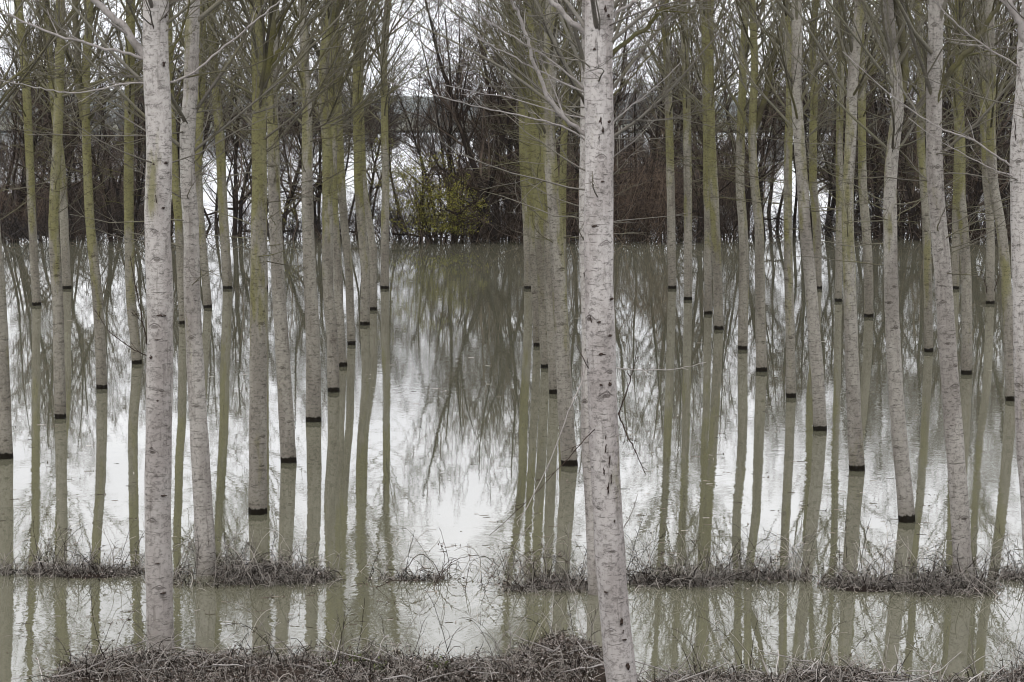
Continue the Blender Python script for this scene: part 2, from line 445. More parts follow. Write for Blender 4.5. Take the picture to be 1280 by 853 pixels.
def trunk_mesh(name, P, Rr, sides, r):
    """tapered stem with uv in metres"""
    N = len(P)
    T = norm(np.gradient(P, axis=0)); U = norm(np.cross(T, np.array([[0, -1., 0]]))); W = np.cross(T, U)
    a = math.pi / 2 * 0 + np.arange(sides + 1) * 2 * math.pi / sides
    ph = r.uniform(0, 6.28, 4)
    lump = 1 + .035 * np.sin(2 * a[None, :] + ph[0] + P[:, 2:3] * .4) + .025 * np.sin(3 * a[None, :] + ph[1] - P[:, 2:3] * .9) \
        + .02 * np.sin(P[:, 2:3] * 5.1 + ph[2] + np.round(a[None, :] * 0)) + .018 * np.sin(P[:, 2:3] * 11.0 + 2 * a[None, :] + ph[3])
    lump[:, -1] = lump[:, 0]
    aa = a[None, :, None] - math.pi / 2 + math.pi  # seam at the back
    V = P[:, None, :] + (Rr[:, None] * lump)[:, :, None] * (np.cos(aa) * U[:, None, :] + np.sin(aa) * W[:, None, :])
    uvs = np.stack([np.broadcast_to(a[None, :] * Rr[0], (N, sides + 1)), np.broadcast_to(P[:, 2:3], (N, sides + 1))], -1)
    i = np.arange(N - 1)[:, None] * (sides + 1) + np.arange(sides)[None, :]
    F = np.stack([i, i + 1, i + sides + 2, i + sides + 1], -1).reshape(-1, 4)
    return mesh_np(name, V.reshape(-1, 3), [F], M_BARK, True, uvs.reshape(-1, 2))

POPLARS = []
def poplar(row, pts, wpx, label, pale=.3, lichen=.5, dense=1.0, dry=0.0, branches=(), forks=(), sprouts=(), z_crown=6.2, base_z=0.0, top=None, whorl=1.0):
    """pts: photograph pixels of the stem's centre, base first; wpx: width in pixels at the base, and at the top"""
    r = np.random.default_rng(1000 + len(POPLARS))
    b = ground(*pts[0]); Y = b[1]
    ppm = F_PX / (Y * CT + (CAM_H) * ST)
    root = empty('poplar_tree', (b[0], Y, 0))
    tag(root, label, 'tree', 'planted poplars standing in the flood')
    W = [at_dist(px, py, Y) - np.array([b[0], Y, 0]) for px, py in pts]
    W[0] = np.array([0, 0, 0.])
    below = W[0] + (W[0] - W[1]) * (.5 / max(.3, (W[1] - W[0])[2]))
    last = W[-1]; prev = W[-2]
    slope = np.clip((last - prev)[0] / max(.5, (last - prev)[2]), -.06, .06)
    Htop = top or r.uniform(17.5, 21.5)
    ext = []
    z = last[2]; x = last[0]
    while z < Htop - 1.5:
        z += 2.2; slope *= .75; x += slope * 2.2 + r.normal() * .04
        ext.append(np.array([x, r.normal() * .05 * (z - last[2]) * .3, z]))
    ctrl = np.array([below] + W + ext)
    # a little sway in depth
    ctrl[1:, 1] += np.sin(ctrl[1:, 2] * .35 + r.uniform(0, 6)) * .06 - math.sin(0)
    ctrl[1, 1] = 0
    n = max(40, int((ctrl[-1, 2] - ctrl[0, 2]) / .3))
    P = smooth_path(ctrl, n)
    w0, w1 = wpx
    r0, r1 = w0 / ppm / 2, w1 / ppm / 2
    zt = last[2]
    Rr = np.interp(P[:, 2], [-1, 0, .6, zt, Htop], [r0 * 1.06, r0 * 1.03, r0 * .985, r1, .018])
    tr = obj('trunk', trunk_mesh('trunk', P, Rr, 20 if Y < 45 else 14, r), root)
    tr['seed'] = float(r.uniform(0, 10)); tr['pale'] = float(pale); tr['lichen'] = float(lichen); tr['dry'] = float(dry or row == 'bank' or pale > .65)
    Pt, Rt = P, Rr
    def on(zq):
        return np.stack([np.interp(zq, Pt[:, 2], Pt[:, k]) for k in range(3)], -1), np.interp(zq, Pt[:, 2], Rt)
    # ---- crown
    B = Batch()
    span = Htop - z_crown
    nl = int(span * 4.2 * dense)
    tt = np.sort(r.uniform(0, 1, nl) ** 1.1)
    zq = z_crown + tt * (span - .6)
    c, rad = on(zq)
    az = np.arange(nl) * 2.4 + r.normal(size=nl) * .5
    el = R(1) * (np.interp(tt, [0, .25, 1], [46, 34, 22]) + r.normal(size=nl) * 12)      # from the vertical
    L = np.interp(tt, [0, .15, .5, 1], [2.8, 4.2, 3.6, 1.3]) * r.uniform(.65, 1.25, nl)
    d = np.stack([np.sin(el) * np.cos(az), np.sin(el) * np.sin(az), np.cos(el)], -1)
    pl = [c]
    K = 8
    for k in range(K - 1):
        d = norm(d + np.array([0, 0, .04]) + r.normal(size=d.shape) * .065)
        pl.append(pl[-1] + d * (L / (K - 1))[:, None])
    P1 = np.stack(pl, 1); R1 = np.minimum(rad * .5, .009 + L * .0062)[:, None] * np.linspace(1, .25, K)[None, :]
    B.tubes(P1, R1, 5)
    P2, R2 = grow(P1, R1, 8, .12, .98, (R(20), R(48)), (.28, .6), 5, r, up=.2, wig=.05, rad=.5, rmin=.0065)
    B.tubes(P2, R2, 3)
    P3, R3 = grow(P2, R2, 4, .1, .98, (R(20), R(50)), (.35, .8), 4, r, up=.15, wig=.06, rad=.65, rmin=.005)
    B.tubes(P3, R3, 3)
    # thin drooping shoots below the crown
    nt = int(16 * dense)
    zq = r.uniform(z_crown - 1.9, z_crown + 1.0, nt); c, rad = on(zq)
    az = r.uniform(0, 6.28, nt); d = np.stack([np.cos(az), np.sin(az), r.uniform(-.15, .6, nt)], -1)
    pl = [c]; L = r.uniform(.8, 2.2, nt)
    for k in range(6):
        d = norm(d + r.normal(size=d.shape) * .10 + np.array([0, 0, .03])); pl.append(pl[-1] + d * (L / 6)[:, None])
    Pa = np.stack(pl, 1); Ra = .011 * np.linspace(1, .35, 7)[None, :].repeat(nt, 0)
    B.tubes(Pa, Ra, 4)
    Pb, Rb = grow(Pa, Ra, 6, .2, 1, (R(25), R(60)), (.25, .55), 4, r, up=.2, wig=.12, rad=.6, rmin=.0045); B.tubes(Pb, Rb, 3)
    cr_ = obj('crown', B.mesh('crown', M_TWIG), root); cr_['pale'] = float(pale)
    # ---- stems of a fork, and single boughs that show by themselves
    def bough(pix, w, nm, mat, lean, twigs):
        q = np.array([at_dist(px, py, Y) - np.array([b[0], Y, 0]) for px, py in pix])
        s_ = np.linspace(0, 1, len(q)); st = np.linspace(0, 1, max(10, len(q) * 4))
        q2 = np.stack([np.interp(st, s_, q[:, k]) for k in range(3)], -1)
        for _ in range(3):
            q2[1:-1] = (q2[:-2] + 2 * q2[1:-1] + q2[2:]) / 4
        q2[:, 1] += lean * st * np.linalg.norm(q[-1] - q[0])
        # run on beyond what the frame shows
        dirv = norm(q2[-1] - q2[-4]); Lx = twigs[1]
        ex = []
        p = q2[-1]
        for k in range(int(Lx / .25)):
            dirv = norm(dirv + np.array([0, 0, .03]) + r.normal(size=3) * .05); p = p + dirv * .25; ex.append(p)
        nvis = len(q2)
        if ex: q2 = np.concatenate([q2, np.array(ex)])
        rr0, rr1 = w[0] / ppm / 2 * .85, w[1] / ppm / 2 * .85
        rad_ = np.interp(np.arange(len(q2)), [0, nvis - 1, len(q2)], [rr0, rr1, min(rr1, .006)])
        q2[1:-1] += r.normal(size=q2[1:-1].shape) * min(.012, rr0 * .4)
        Bb = Batch(); Bb.tubes(q2[None], rad_[None], 8 if rr0 > .02 else 5)
        if twigs[0]:
            Pc, Rc = grow(q2[None], rad_[None], twigs[0], .15, .98, (R(18), R(48)), (.09, .24), 6, r, up=.15, wig=.07, rad=.45, rmin=.004)
            Bb.tubes(Pc, Rc, 4)
            Pd, Rd = grow(Pc, Rc, 3, .15, 1, (R(20), R(55)), (.25, .6), 4, r, up=.15, wig=.12, rad=.6, rmin=.0038)
            Bb.tubes(Pd, Rd, 3)
        obj(nm, Bb.mesh(nm, mat), root)
    for f in forks: bough(f[0], f[1], 'fork_stem', f[2] if len(f) > 2 else M_TWIG, r.uniform(-.1, .1), (14, 5.0))
    for f in branches: bough(f[0], f[1], 'branch', f[2] if len(f) > 2 else M_TWIG, f[3] if len(f) > 3 else -.15, (f[4] if len(f) > 4 else 9, f[5] if len(f) > 5 else .5))
    for f in sprouts: bough(f[0], f[1], 'sprout', f[2] if len(f) > 2 else M_SPROUT, -.25, (f[3] if len(f) > 3 else 4, .1))
    POPLARS.append(root)
    return root

PB = M_PALEBRANCH
# --- the row that begins with the thick white trunk in the middle
poplar('D', [(783, 900), (776, 845), (766, 740), (760, 640), (756, 560), (751, 420), (749, 358), (748, 270), (749, 176), (747.5, 105), (748, 50), (749, 0)],
       (40, 33), 'thickest white poplar trunk, nearest of all, with dark branch holes and long white side branches', 1.0, .0, 1.0, z_crown=7.6,
       branches=[([(737, 174), (721, 160), (695, 141), (679, 109), (669, 81), (658, 49), (649, 21), (639, 0)], (6.5, 4), PB, -.2, 8, 1.5),
                 ([(735, 115), (695, 79), (653, 53), (600, 21)], (3.6, 2), PB, -.1, 9),
                 ([(735, 117), (681, 93), (635, 67), (600, 49)], (3.2, 1.6), PB, .1, 8),
                 ([(737, 178), (706, 158), (653, 144), (600, 135), (540, 118)], (3.2, 1.4), PB, -.2, 8),
                 ([(738, 150), (700, 142), (640, 122), (606, 118)], (2.4, 1.2), PB, .1, 5),
                 ([(738, 48), (713, 25), (688, 0)], (9, 7), PB, .05, 8, 2.5),
                 ([(760, 72), (797, 42), (818, 26), (832, 3)], (6.5, 4.5), M_TWIG, .05, 9, 2),
                 ([(762, 24), (780, 10), (797, 0)], (5, 4), PB, -.1, 7, 2),
                 ([(762, 122), (790, 97), (818, 62), (838, 40)], (3, 1.6), M_TWIG, .1, 8),
                 ([(762, 157), (787, 134), (811, 116)], (2.6, 1.2), PB, .0, 7)],
       sprouts=[([(768, 516), (740, 536), (709, 570), (660, 620), (612, 660)], (1.5, .8)), ([(774, 520), (784, 545), (793, 560), (806, 590)], (2.2, 1), M_SPROUT, 7),
                ([(774, 516), (786, 480), (792, 455), (795, 430)], (2, .9), M_SPROUT, 6), ([(738, 430), (727, 477), (713, 502), (688, 570), (650, 640)], (2.4, 1.2), PB, 3),
                ([(764, 460), (800, 462), (839, 461), (880, 450)], (2, .9), PB, 4), ([(730, 341), (735, 370), (739, 402)], (2.4, 1.6), M_SPROUT, 0),
                ([(731, 340), (744, 352), (748, 380), (752, 402)], (2, 1.4), M_SPROUT, 0), ([(752, 482), (735, 460), (720, 430)], (2, 1), M_SPROUT, 3),
                ([(780, 660), (790, 640), (797, 615)], (1.8, .8), PB, 2)])
poplar('D', [(747, 742), (743, 640), (738, 560), (738, 420), (734, 270), (735, 176), (736, 90), (737, 0)], (23, 19),
       'pinkish white poplar trunk almost hidden behind the thickest white trunk', .85, .0, .8)
poplar('D', [(712, 582), (709, 545), (702, 420), (698, 340), (694, 270), (690, 220), (686, 176), (686, 123), (688, 50), (690, 0)], (20, 16),
       'grey poplar left of the thickest white trunk, its wet foot clear of the brush ridge', .42, .55,
       branches=[([(695, 160), (720, 120), (735, 60)], (3, 2)), ([(684, 140), (660, 90), (640, 40), (630, 0)], (3.4, 2), M_TWIG, .1, 10, 2)])
poplar('D', [(693, 492), (690, 420), (686, 300), (682, 200), (678, 100), (676, 0)], (14, 10), 'thin poplar peeping out behind the grey poplar left of the thickest white trunk', .25, .8)
poplar('D', [(682, 460), (680, 420), (677, 340), (673, 270), (671, 220), (668, 176), (669, 123), (666, 60), (660, 0)], (12.5, 12),
       'mossy olive poplar with yellow-green edge, left of the grey poplar by the thickest white trunk', .12, 1.25)
poplar('D', [(672, 433), (668, 350), (664, 270), (660, 180), (662, 90), (668, 0)], (10, 8), 'slender poplar squeezed behind the mossy olive poplar left of centre row', .15, 1.1)
poplar('D', [(705, 406), (703, 300), (704, 200), (707, 120), (708, 50), (709, 0)], (10, 8), 'slim moss-green poplar between the grey poplar and the thickest white trunk', .1, 1.5)
poplar('D', [(660.5, 361), (658.5, 270), (656, 230), (654, 176), (653, 123), (645, 50), (637, 0)], (11, 10),
       'olive poplar farthest back in the middle row, its top leaning left', .12, 1.2)
M_SCAR = soil_material('scar_wood', (.03, .021, .017), (.06, .043, .035), (.13, .10, .085))
def scar(tree, marks, seed):
    r = np.random.default_rng(seed)
    tr = [c for c in tree.children if c.name.startswith('trunk')][0]
    co = np.zeros(len(tr.data.vertices) * 3); tr.data.vertices.foreach_get('co', co); co = co.reshape(-1, 3) + np.array(tree.location)
    Y = tree.location.y
    for (px, py, w, h) in marks:
        ppm = F_PX / Y; c = at_dist(px, py, Y)
        near = co[(np.abs(co[:, 0] - c[0]) < .07) & (np.abs(co[:, 2] - c[2]) < .25)]
        if len(near) == 0: continue
        c = at_dist(px, py, near[:, 1].min() + .004)
        n = 16; a = np.arange(n) * 2 * math.pi / n; wob = np.clip(1 + .4 * r.normal(size=n), .4, 1.7)
        V = [np.array([0, -.007, 0])]; 
        for ring, dep in ((.6, -.010), (1.0, .0), (1.0, .03)):
            for q in range(n): V.append(np.array([math.cos(a[q]) * w * .62 / ppm / 2 * ring * wob[q], dep, math.sin(a[q]) * h * .8 / ppm / 2 * ring * wob[q]]))
        F3 = np.array([[0, 1 + q, 1 + (q + 1) % n] for q in range(n)])
        F4 = np.array([[1 + g * n + q, 1 + (g + 1) * n + q, 1 + (g + 1) * n + (q + 1) % n, 1 + g * n + (q + 1) % n] for g in range(2) for q in range(n)])
        o = obj('bark_scar', mesh_np('bark_scar', np.array(V), [F3, F4], M_SCAR), tree); o.location = tuple(c - np.array(tree.location))
scar(POPLARS[0], [(751, 151, 6, 9), (754, 163, 4, 12), (749, 172, 2, 14), (762, 152, 6, 4), (743, 62, 6, 4), (745, 52, 2, 16), (749, 33, 2, 18), (757, 12, 5, 12), (761, 20, 4, 5), (757, 562, 4, 14), (762, 575, 3, 18), (755, 590, 3, 9),
                  (760, 612, 4, 16), (764, 600, 2, 12), (757, 547, 3, 6), (768, 652, 3, 5), (777, 778, 5, 9), (779, 790, 2, 7), (781, 800, 9, 2), (757, 741, 8, 2), (762, 481, 6, 5), (751, 482, 6, 3), (774, 518, 5, 7), (749, 403, 10, 3), (763, 420, 7, 3), (752, 443, 11, 3), (765, 374, 9, 3), (744, 283, 12, 3), (753, 227, 6, 3), (741, 232, 5, 3), (785, 833, 7, 8)], 5)
# --- the row to its left, that begins with the white trunk at the bank
poplar('C', [(201, 813), (198, 720), (196.5, 640), (198, 550), (200.5, 358), (198, 270), (199, 246), (200, 176), (197, 105), (195, 60), (195.5, 0)], (35, 30),
       'tall white poplar trunk rising from the brush bank, long pale boughs reaching left', .9, .05, 1.0, z_crown=7.8,
       branches=[([(184, 76), (165, 45), (140, 20), (118, 0)], (12, 9), PB, -.05, 8, 3.0),
                 ([(186, 74), (150, 65), (100, 52), (60, 40), (20, 22), (-5, 8)], (4.6, 2.4), PB, -.2, 10, 1),
                 ([(188, 104), (160, 103), (130, 112), (95, 117), (60, 112), (28, 105)], (3, 1.3), PB, -.2, 9),
                 ([(207, 105), (239, 95), (281, 60), (316, 32), (348, 7)], (4, 2.2), PB, -.2, 9, 1.5),
                 ([(230, 97), (275, 90), (316, 84), (341, 72), (376, 56)], (2.6, 1.3), M_TWIG, -.2, 8),
                 ([(206, 76), (222, 55), (236, 20), (240, 0)], (3, 2), M_TWIG, -.3, 9, 1)],
       sprouts=[([(188, 450), (180, 400), (172, 352), (168, 318)], (2, .9), M_SPROUT, 6), ([(188, 447), (165, 435), (140, 415), (122, 385)], (1.8, .8), M_SPROUT, 4),
                ([(197, 470), (196, 500)], (1.8, 1.2), M_SPROUT, 2), ([(203, 335), (200, 290), (198, 243)], (1.8, 1.2), M_SPROUT, 0),
                ([(197, 243), (208, 215), (213, 188)], (1.7, 1.2), M_SPROUT, 1), ([(197, 243), (186, 228)], (1.5, 1), M_SPROUT, 0)])
poplar('C', [(258, 718), (256, 690), (249, 560), (242, 420), (240, 375), (238, 270), (236, 246), (234, 176), (239, 105), (240, 50), (242, 0)], (25, 17),
       'white leaning poplar rooted in the bushy mud ridge, beside the tall white bank trunk', .75, .12,
       branches=[([(240, 208), (262, 180), (280, 150), (296, 108)], (2.4, 1.2), M_TWIG, -.2, 8), ([(232, 140), (262, 132), (290, 140)], (2, 1), M_TWIG, -.3, 6),
                 ([(232, 60), (218, 30), (205, 0)], (3, 2), M_TWIG, .1, 8, 1)])
poplar('C', [(322, 642), (323, 570), (323.5, 420), (324, 270), (324.5, 246), (323.5, 176), (323.5, 105), (322, 60), (319, 0)], (24, 15),
       'grey-green forked poplar with mossy yellow upper stem, third of the white trunk row', .4, .85,
       forks=[([(328, 110), (336, 70), (340, 30), (341, 0)], (14, 10))],
       branches=[([(332, 90), (352, 60), (372, 28), (398, 0)], (5.5, 4), M_TWIG, 0, 10, 2), ([(316, 80), (300, 55), (290, 20)], (3, 2), M_TWIG, .1, 9, 1),
                 ([(325, 195), (350, 175), (380, 140), (430, 118)], (2.4, 1.2), M_TWIG, -.2, 9)])
poplar('C', [(361, 578), (359, 540), (352, 420), (348, 358), (344.5, 270), (343.5, 246), (342, 176), (340, 105), (341, 50), (343, 0)], (20, 12),
       'grey poplar close behind the forked mossy poplar, foot leaning right', .42, .5)
poplar('C', [(392, 527), (391, 420), (388, 358), (385, 270), (384.5, 246), (384, 176), (383.5, 130), (381, 105), (380, 50), (377.5, 0)], (18.5, 11),
       'grey poplar with swollen branch collar high up, fifth of the white trunk row', .35, .45,
       branches=[([(388, 165), (402, 140), (412, 110), (420, 70)], (3, 1.8)), ([(376, 112), (360, 95), (346, 60)], (3, 1.8)), ([(386, 120), (420, 100), (450, 90)], (2.5, 1.2), M_TWIG, -.2)])
poplar('C', [(417, 490), (415, 420), (410, 358), (409, 270), (408.5, 176), (404, 123), (408, 50), (417, 0)], (15, 12),
       'grey poplar overlapping another, curved foot, sixth of the white trunk row', .3, .6)
poplar('C', [(428, 458), (424, 393), (423, 358), (418, 270), (417, 240), (416, 150), (414, 60), (412, 0)], (12, 9.5), 'thin poplar half behind another, seventh of the white trunk row', .28, .7)
poplar('C', [(439.4, 431), (437, 375), (436, 340), (429.5, 270), (428, 246), (424.5, 176), (421, 88), (419, 0)], (10.5, 9), 'thin brownish poplar bowed to the right at its foot', .15, .7)
poplar('C', [(456, 406.5), (457, 340), (451, 270), (449, 246), (447, 176), (446, 105), (447.5, 50), (450, 0)], (11.5, 10.5), 'mossy upright poplar in front of another leaning one, ninth of the white trunk row', .15, 1.0)
poplar('C', [(466, 388), (465, 305), (460, 270), (456, 246), (452, 176), (450, 100), (453, 0)], (10, 8), 'thin poplar leaning in behind the mossy upright poplar', .2, .8)
poplar('C', [(481, 361), (481.5, 270), (482, 246), (481, 176), (480.5, 123), (480, 70), (482, 35), (485, 0)], (10.5, 8.5),
       'straight lone poplar farthest back beside the open water', .2, .6, branches=[([(478, 85), (470, 55), (468, 20), (470, 0)], (4, 3), M_TWIG, 0, 10, 2)])
scar(POPLARS[8], [(201, 395, 14, 3), (196, 425, 10, 2), (204, 260, 5, 3), (192, 205, 5, 4), (207, 204, 8, 3), (205, 80, 6, 7), (192, 35, 3, 8), (207, 20, 5, 5), (197, 501, 5, 3), (189, 447, 6, 5), (190, 560, 8, 2), (205, 620, 9, 2), (196, 705, 9, 2), (203, 742, 10, 2)], 6)
# --- the row at the left edge
poplar('A', [(5, 573), (1, 450), (-2, 375), (-8, 296), (-14, 180), (-19, 90), (-22, 0)], (22, 17), 'thick dark grey poplar trunk cut by the left edge of the picture', .3, .3)
poplar('A', [(75.5, 523), (73.5, 420), (72.8, 386), (69, 330), (66.8, 273), (68, 235), (71, 176), (73, 123), (74.6, 35), (75, 0)], (14, 11.5),
       'grey-green poplar standing before another, left of the tall white bank trunk', .3, .6)
poplar('A', [(127.4, 486), (125, 420), (121, 358), (116, 310), (113, 280), (111, 246), (108, 176), (106.6, 123), (109, 53), (112, 0)], (13.5, 9.5),
       'mossy curved poplar with a forked top, left of the tall white bank trunk', .2, .9,
       forks=[([(105, 150), (99, 120), (96, 80), (93, 35), (92, 0)], (10, 9))],
       branches=[([(112, 150), (130, 125), (150, 108), (168, 88)], (4, 2.4)), ([(107, 110), (125, 80), (140, 40)], (3, 2))])
poplar('A', [(171, 455), (168, 420), (165, 393), (162, 305), (161, 229), (162, 141), (163, 70), (163.6, 0)], (13, 11), 'dark moss-green poplar just left of the tall white bank trunk', .05, 1.1,
       branches=[([(160, 85), (150, 50), (140, 15)], (4, 2.5)), ([(165, 100), (178, 80), (186, 50)], (3, 2))])
poplar('A', [(230, 405), (228, 375), (223, 270), (220, 240), (217, 190), (213, 130), (211, 60), (210, 0)], (11, 9), 'dark olive poplar in the gap between the two white bank trunks', .08, .9)
poplar('A', [(260, 385), (258, 358), (253, 305), (249, 246), (248.6, 176), (252, 105), (253, 0)], (10, 9), 'slim olive poplar close behind the white leaning poplar', .15, .9)
poplar('A', [(284.4, 361), (281.6, 305), (279, 264), (274.6, 176), (270.4, 123), (265, 53), (263, 0)], (12.5, 10), 'olive poplar with its top leaning left, standing clear at the back', .15, .9)
poplar('A', [(330, 361), (329, 300), (328, 200), (327, 100), (326, 0)], (10, 8), 'poplar at the back almost hidden behind the forked mossy poplar', .15, .6)
poplar('B', [(45.7, 382), (43, 340), (40.5, 288), (38, 230), (35, 158), (31.7, 88), (27, 40), (23, 0)], (11, 10), 'olive poplar curving to the left, alone near the left edge', .15, .95,
       branches=[([(30, 75), (45, 55), (60, 40)], (2.6, 1.6)), ([(29, 60), (15, 45), (-4, 38)], (2.6, 1.5))])
poplar('B', [(83.7, 361), (80, 288), (77, 211), (69, 140), (64, 88), (61, 53), (58, 0)], (11, 8.5), 'thin poplar behind the grey-green one, showing to its right at the foot', .15, .8)
# --- the row right of the thickest trunk
poplar('E', [(1300, 815), (1297, 700), (1294, 640), (1288, 560), (1285, 480), (1283, 330), (1281, 246), (1282, 176), (1289, 105), (1291, 60), (1296, 0)], (38, 32),
       'white poplar trunk cut by the right edge of the picture, thin branches reaching left', .9, .0, 1.0, z_crown=7.8,
       forks=[([(1284, 62), (1274, 30), (1262, 8), (1256, -8)], (12, 10), PB)],
       branches=[([(1268, 210), (1240, 192), (1216, 175), (1181, 164), (1156, 151), (1121, 128), (1086, 98)], (3.4, 1.4), PB, -.1, 8),
                 ([(1272, 222), (1240, 212), (1208, 196), (1170, 176)], (2.6, 1.2), PB, -.2, 7),
                 ([(1278, 86), (1233, 60), (1195, 33), (1163, 0)], (3, 2), PB, -.1, 8, 1)],
       sprouts=[([(1272, 195), (1268, 170), (1266, 148)], (2, 1.2), M_SPROUT, 1)])
poplar('E', [(1206, 733), (1205, 715), (1201, 640), (1195, 560), (1184, 420), (1179, 340), (1172.5, 270), (1170.5, 246), (1167.5, 176), (1168, 105), (1169, 50), (1170, 0)], (24, 18),
       'white poplar rooted in the dark right-hand ridge, big bough rising right', .72, .12,
       branches=[([(1175, 112), (1188, 88), (1216, 56), (1237, 25), (1251, 0)], (9, 6.5), M_TWIG, 0, 11, 3),
                 ([(1166, 114), (1156, 70), (1138, 21), (1132, 0)], (4.5, 3), M_TWIG, 0, 9, 2), ([(1168, 150), (1172, 120), (1178, 80), (1192, 30)], (3.4, 2), M_TWIG, -.3, 8, 1)])
poplar('E', [(1133.5, 652), (1131, 610), (1127, 570), (1117, 420), (1114, 340), (1113, 270), (1112.6, 246), (1117, 176), (1122, 140), (1121, 105), (1113, 50), (1109, 0)], (21, 13),
       'pale grey poplar with a crook and fork high up, left of the ridge trunk', .6, .3,
       forks=[([(1124, 135), (1131, 100), (1131, 65), (1124, 20), (1120, 0)], (12, 9))],
       branches=[([(1127, 128), (1145, 100), (1158, 85)], (4, 2.4))])
poplar('E', [(1071.5, 588), (1069, 545), (1063.5, 420), (1061, 340), (1059, 270), (1059, 246), (1063, 176), (1065.5, 105), (1070, 50), (1076, 0)], (19, 12),
       'pale grey poplar bending right at the top, fourth in from the right-edge trunk', .5, .4,
       branches=[([(1066, 130), (1080, 100), (1098, 75)], (3, 1.8)), ([(1062, 100), (1052, 60), (1047, 20)], (3.4, 2.2), M_TWIG, .1, 9, 1)])
poplar('E', [(1025, 538), (1023, 490), (1017.5, 420), (1011.5, 340), (1005, 270), (1004, 246), (999, 176), (995, 105), (996, 50), (996, 0)], (17, 12.5),
       'smooth pale poplar slanting down to the right, fifth in from the right-edge trunk', .5, .25)
poplar('E', [(988.7, 497), (988, 420), (986, 340), (985, 270), (985, 246), (986, 176), (988, 123), (985, 50), (983, 0)], (12.5, 8.5), 'straight grey poplar crossed at the top by the smooth slanting one', .25, .6)
poplar('E', [(952, 464.5), (951, 420), (950, 340), (948, 270), (945, 246), (940.5, 176), (941, 140), (943, 90), (942, 50), (940, 0)], (13, 8.5),
       'poplar dividing into a yellow-green three-way fork, among the thin right-hand trunks', .25, .75,
       forks=[([(941, 165), (951, 141), (958, 110), (962, 88), (970, 55), (978, 25), (984, 0)], (9, 6)), ([(940, 168), (920, 130), (902, 92), (890, 50), (884, 0)], (4.5, 3))])
poplar('E', [(928.4, 437), (929, 400), (930, 340), (928, 270), (926, 246), (926, 176), (928, 123), (930, 50), (933, 0)], (12.5, 9), 'grey poplar with a brown knot, just left of the three-way fork', .25, .5)
poplar('E', [(898.5, 412), (898, 375), (893.5, 270), (892.5, 246), (888.5, 176), (887, 105), (886.5, 50), (887, 0)], (12, 10.5), 'mossy poplar with another close behind its left side', .2, .9,
       branches=[([(882, 90), (870, 50), (862, 10)], (3, 2)), ([(892, 95), (905, 60), (915, 10)], (3, 2))])
poplar('E', [(885, 393), (885, 330), (885, 270), (884, 246), (883, 176), (881, 90), (880, 0)], (9.5, 7.5), 'thin poplar half behind the mossy one, its dark foot to the left', .2, .7)
poplar('E', [(859.8, 375), (860, 320), (860, 270), (859, 176), (857.5, 105), (855.5, 50), (853.5, 0)], (10.5, 9), 'slim upright poplar, second of the far trunks right of the thickest one', .25, .6)
poplar('E', [(840.5, 361), (839, 300), (838.5, 246), (837, 176), (835, 105), (832.5, 50), (830, 0)], (10.5, 9), 'slim poplar at the back, first trunk right of the thickest one', .25, .6)
# --- the rows at the right
poplar('F', [(1264.5, 501), (1262, 420), (1257, 340), (1249, 270), (1244, 246), (1238.5, 176), (1239, 105), (1238, 60), (1236, 0)], (14, 11.5),
       'grey poplar leaning left up the stem, beside the right-edge white trunk', .35, .45)
poplar('F', [(1208, 468), (1209, 420), (1208, 340), (1205, 290), (1201, 246), (1200.5, 176), (1198, 123), (1201, 60), (1199, 0)], (14, 12),
       'grey poplar behind the ridge trunk, with a yellow-green mossy left edge', .3, .7, branches=[([(1196, 135), (1190, 90), (1182, 40)], (3, 2)), ([(1203, 120), (1216, 80), (1224, 30)], (3, 2))])
poplar('F', [(1161, 440), (1159, 340), (1157, 270), (1155.5, 246), (1151, 176), (1152, 105), (1150, 50), (1148, 0)], (11.5, 9), 'grey poplar between the crooked pale one and the ridge trunk', .2, .6)
poplar('F', [(1086, 396.5), (1085, 340), (1081, 270), (1079, 246), (1077.5, 176), (1077, 105), (1075, 0)], (11.5, 9), 'brownish poplar right behind the pale one that bends right', .18, .7)
poplar('F', [(1048, 377), (1049, 270), (1049, 176), (1051, 105), (1050, 0)], (9.5, 8), 'thin poplar left behind the pale one that bends right', .2, .7)
poplar('F', [(1022, 361.5), (1020, 270), (1017.5, 246), (1016.5, 176), (1018, 105), (1016, 50), (1020, 0)], (10.5, 9), 'mossy olive poplar at the back with spreading yellow boughs, right of the smooth slanting one', .15, 1.0,
       branches=[([(1016, 95), (1030, 75), (1045, 40)], (4, 2.5)), ([(1015, 95), (1004, 70), (1000, 40)], (3, 2))])
poplar('G', [(1237.7, 380), (1237, 270), (1232, 220), (1229, 140), (1230, 0)], (10.5, 8.5), 'dull grey poplar at the back with twigs sprouting round its foot', .2, .4,
       sprouts=[([(1236, 376), (1230, 352), (1222, 330)], (1.4, .8), M_SPROUT, 6), ([(1239, 376), (1246, 350), (1250, 332)], (1.4, .8), M_SPROUT, 6)])
poplar('G', [(1194, 361.5), (1195, 270), (1196, 220), (1198, 140), (1200, 0)], (10, 8.5), 'yellow-green poplar at the back, half behind the grey one by the ridge trunk', .12, 1.2)

# ------------------------------------------------------------------ the thicket on the far bank
def copy_thing(src, loc, rz, sc_, label, group, mat=None):
    c = src.copy(); COL.objects.link(c); c.location = loc; c.rotation_euler = (0, 0, rz); c.scale = sc_
    for ch in src.children:
        d = ch.copy(); COL.objects.link(d); d.parent = c
    c['label'] = label; c['group'] = group
    return c

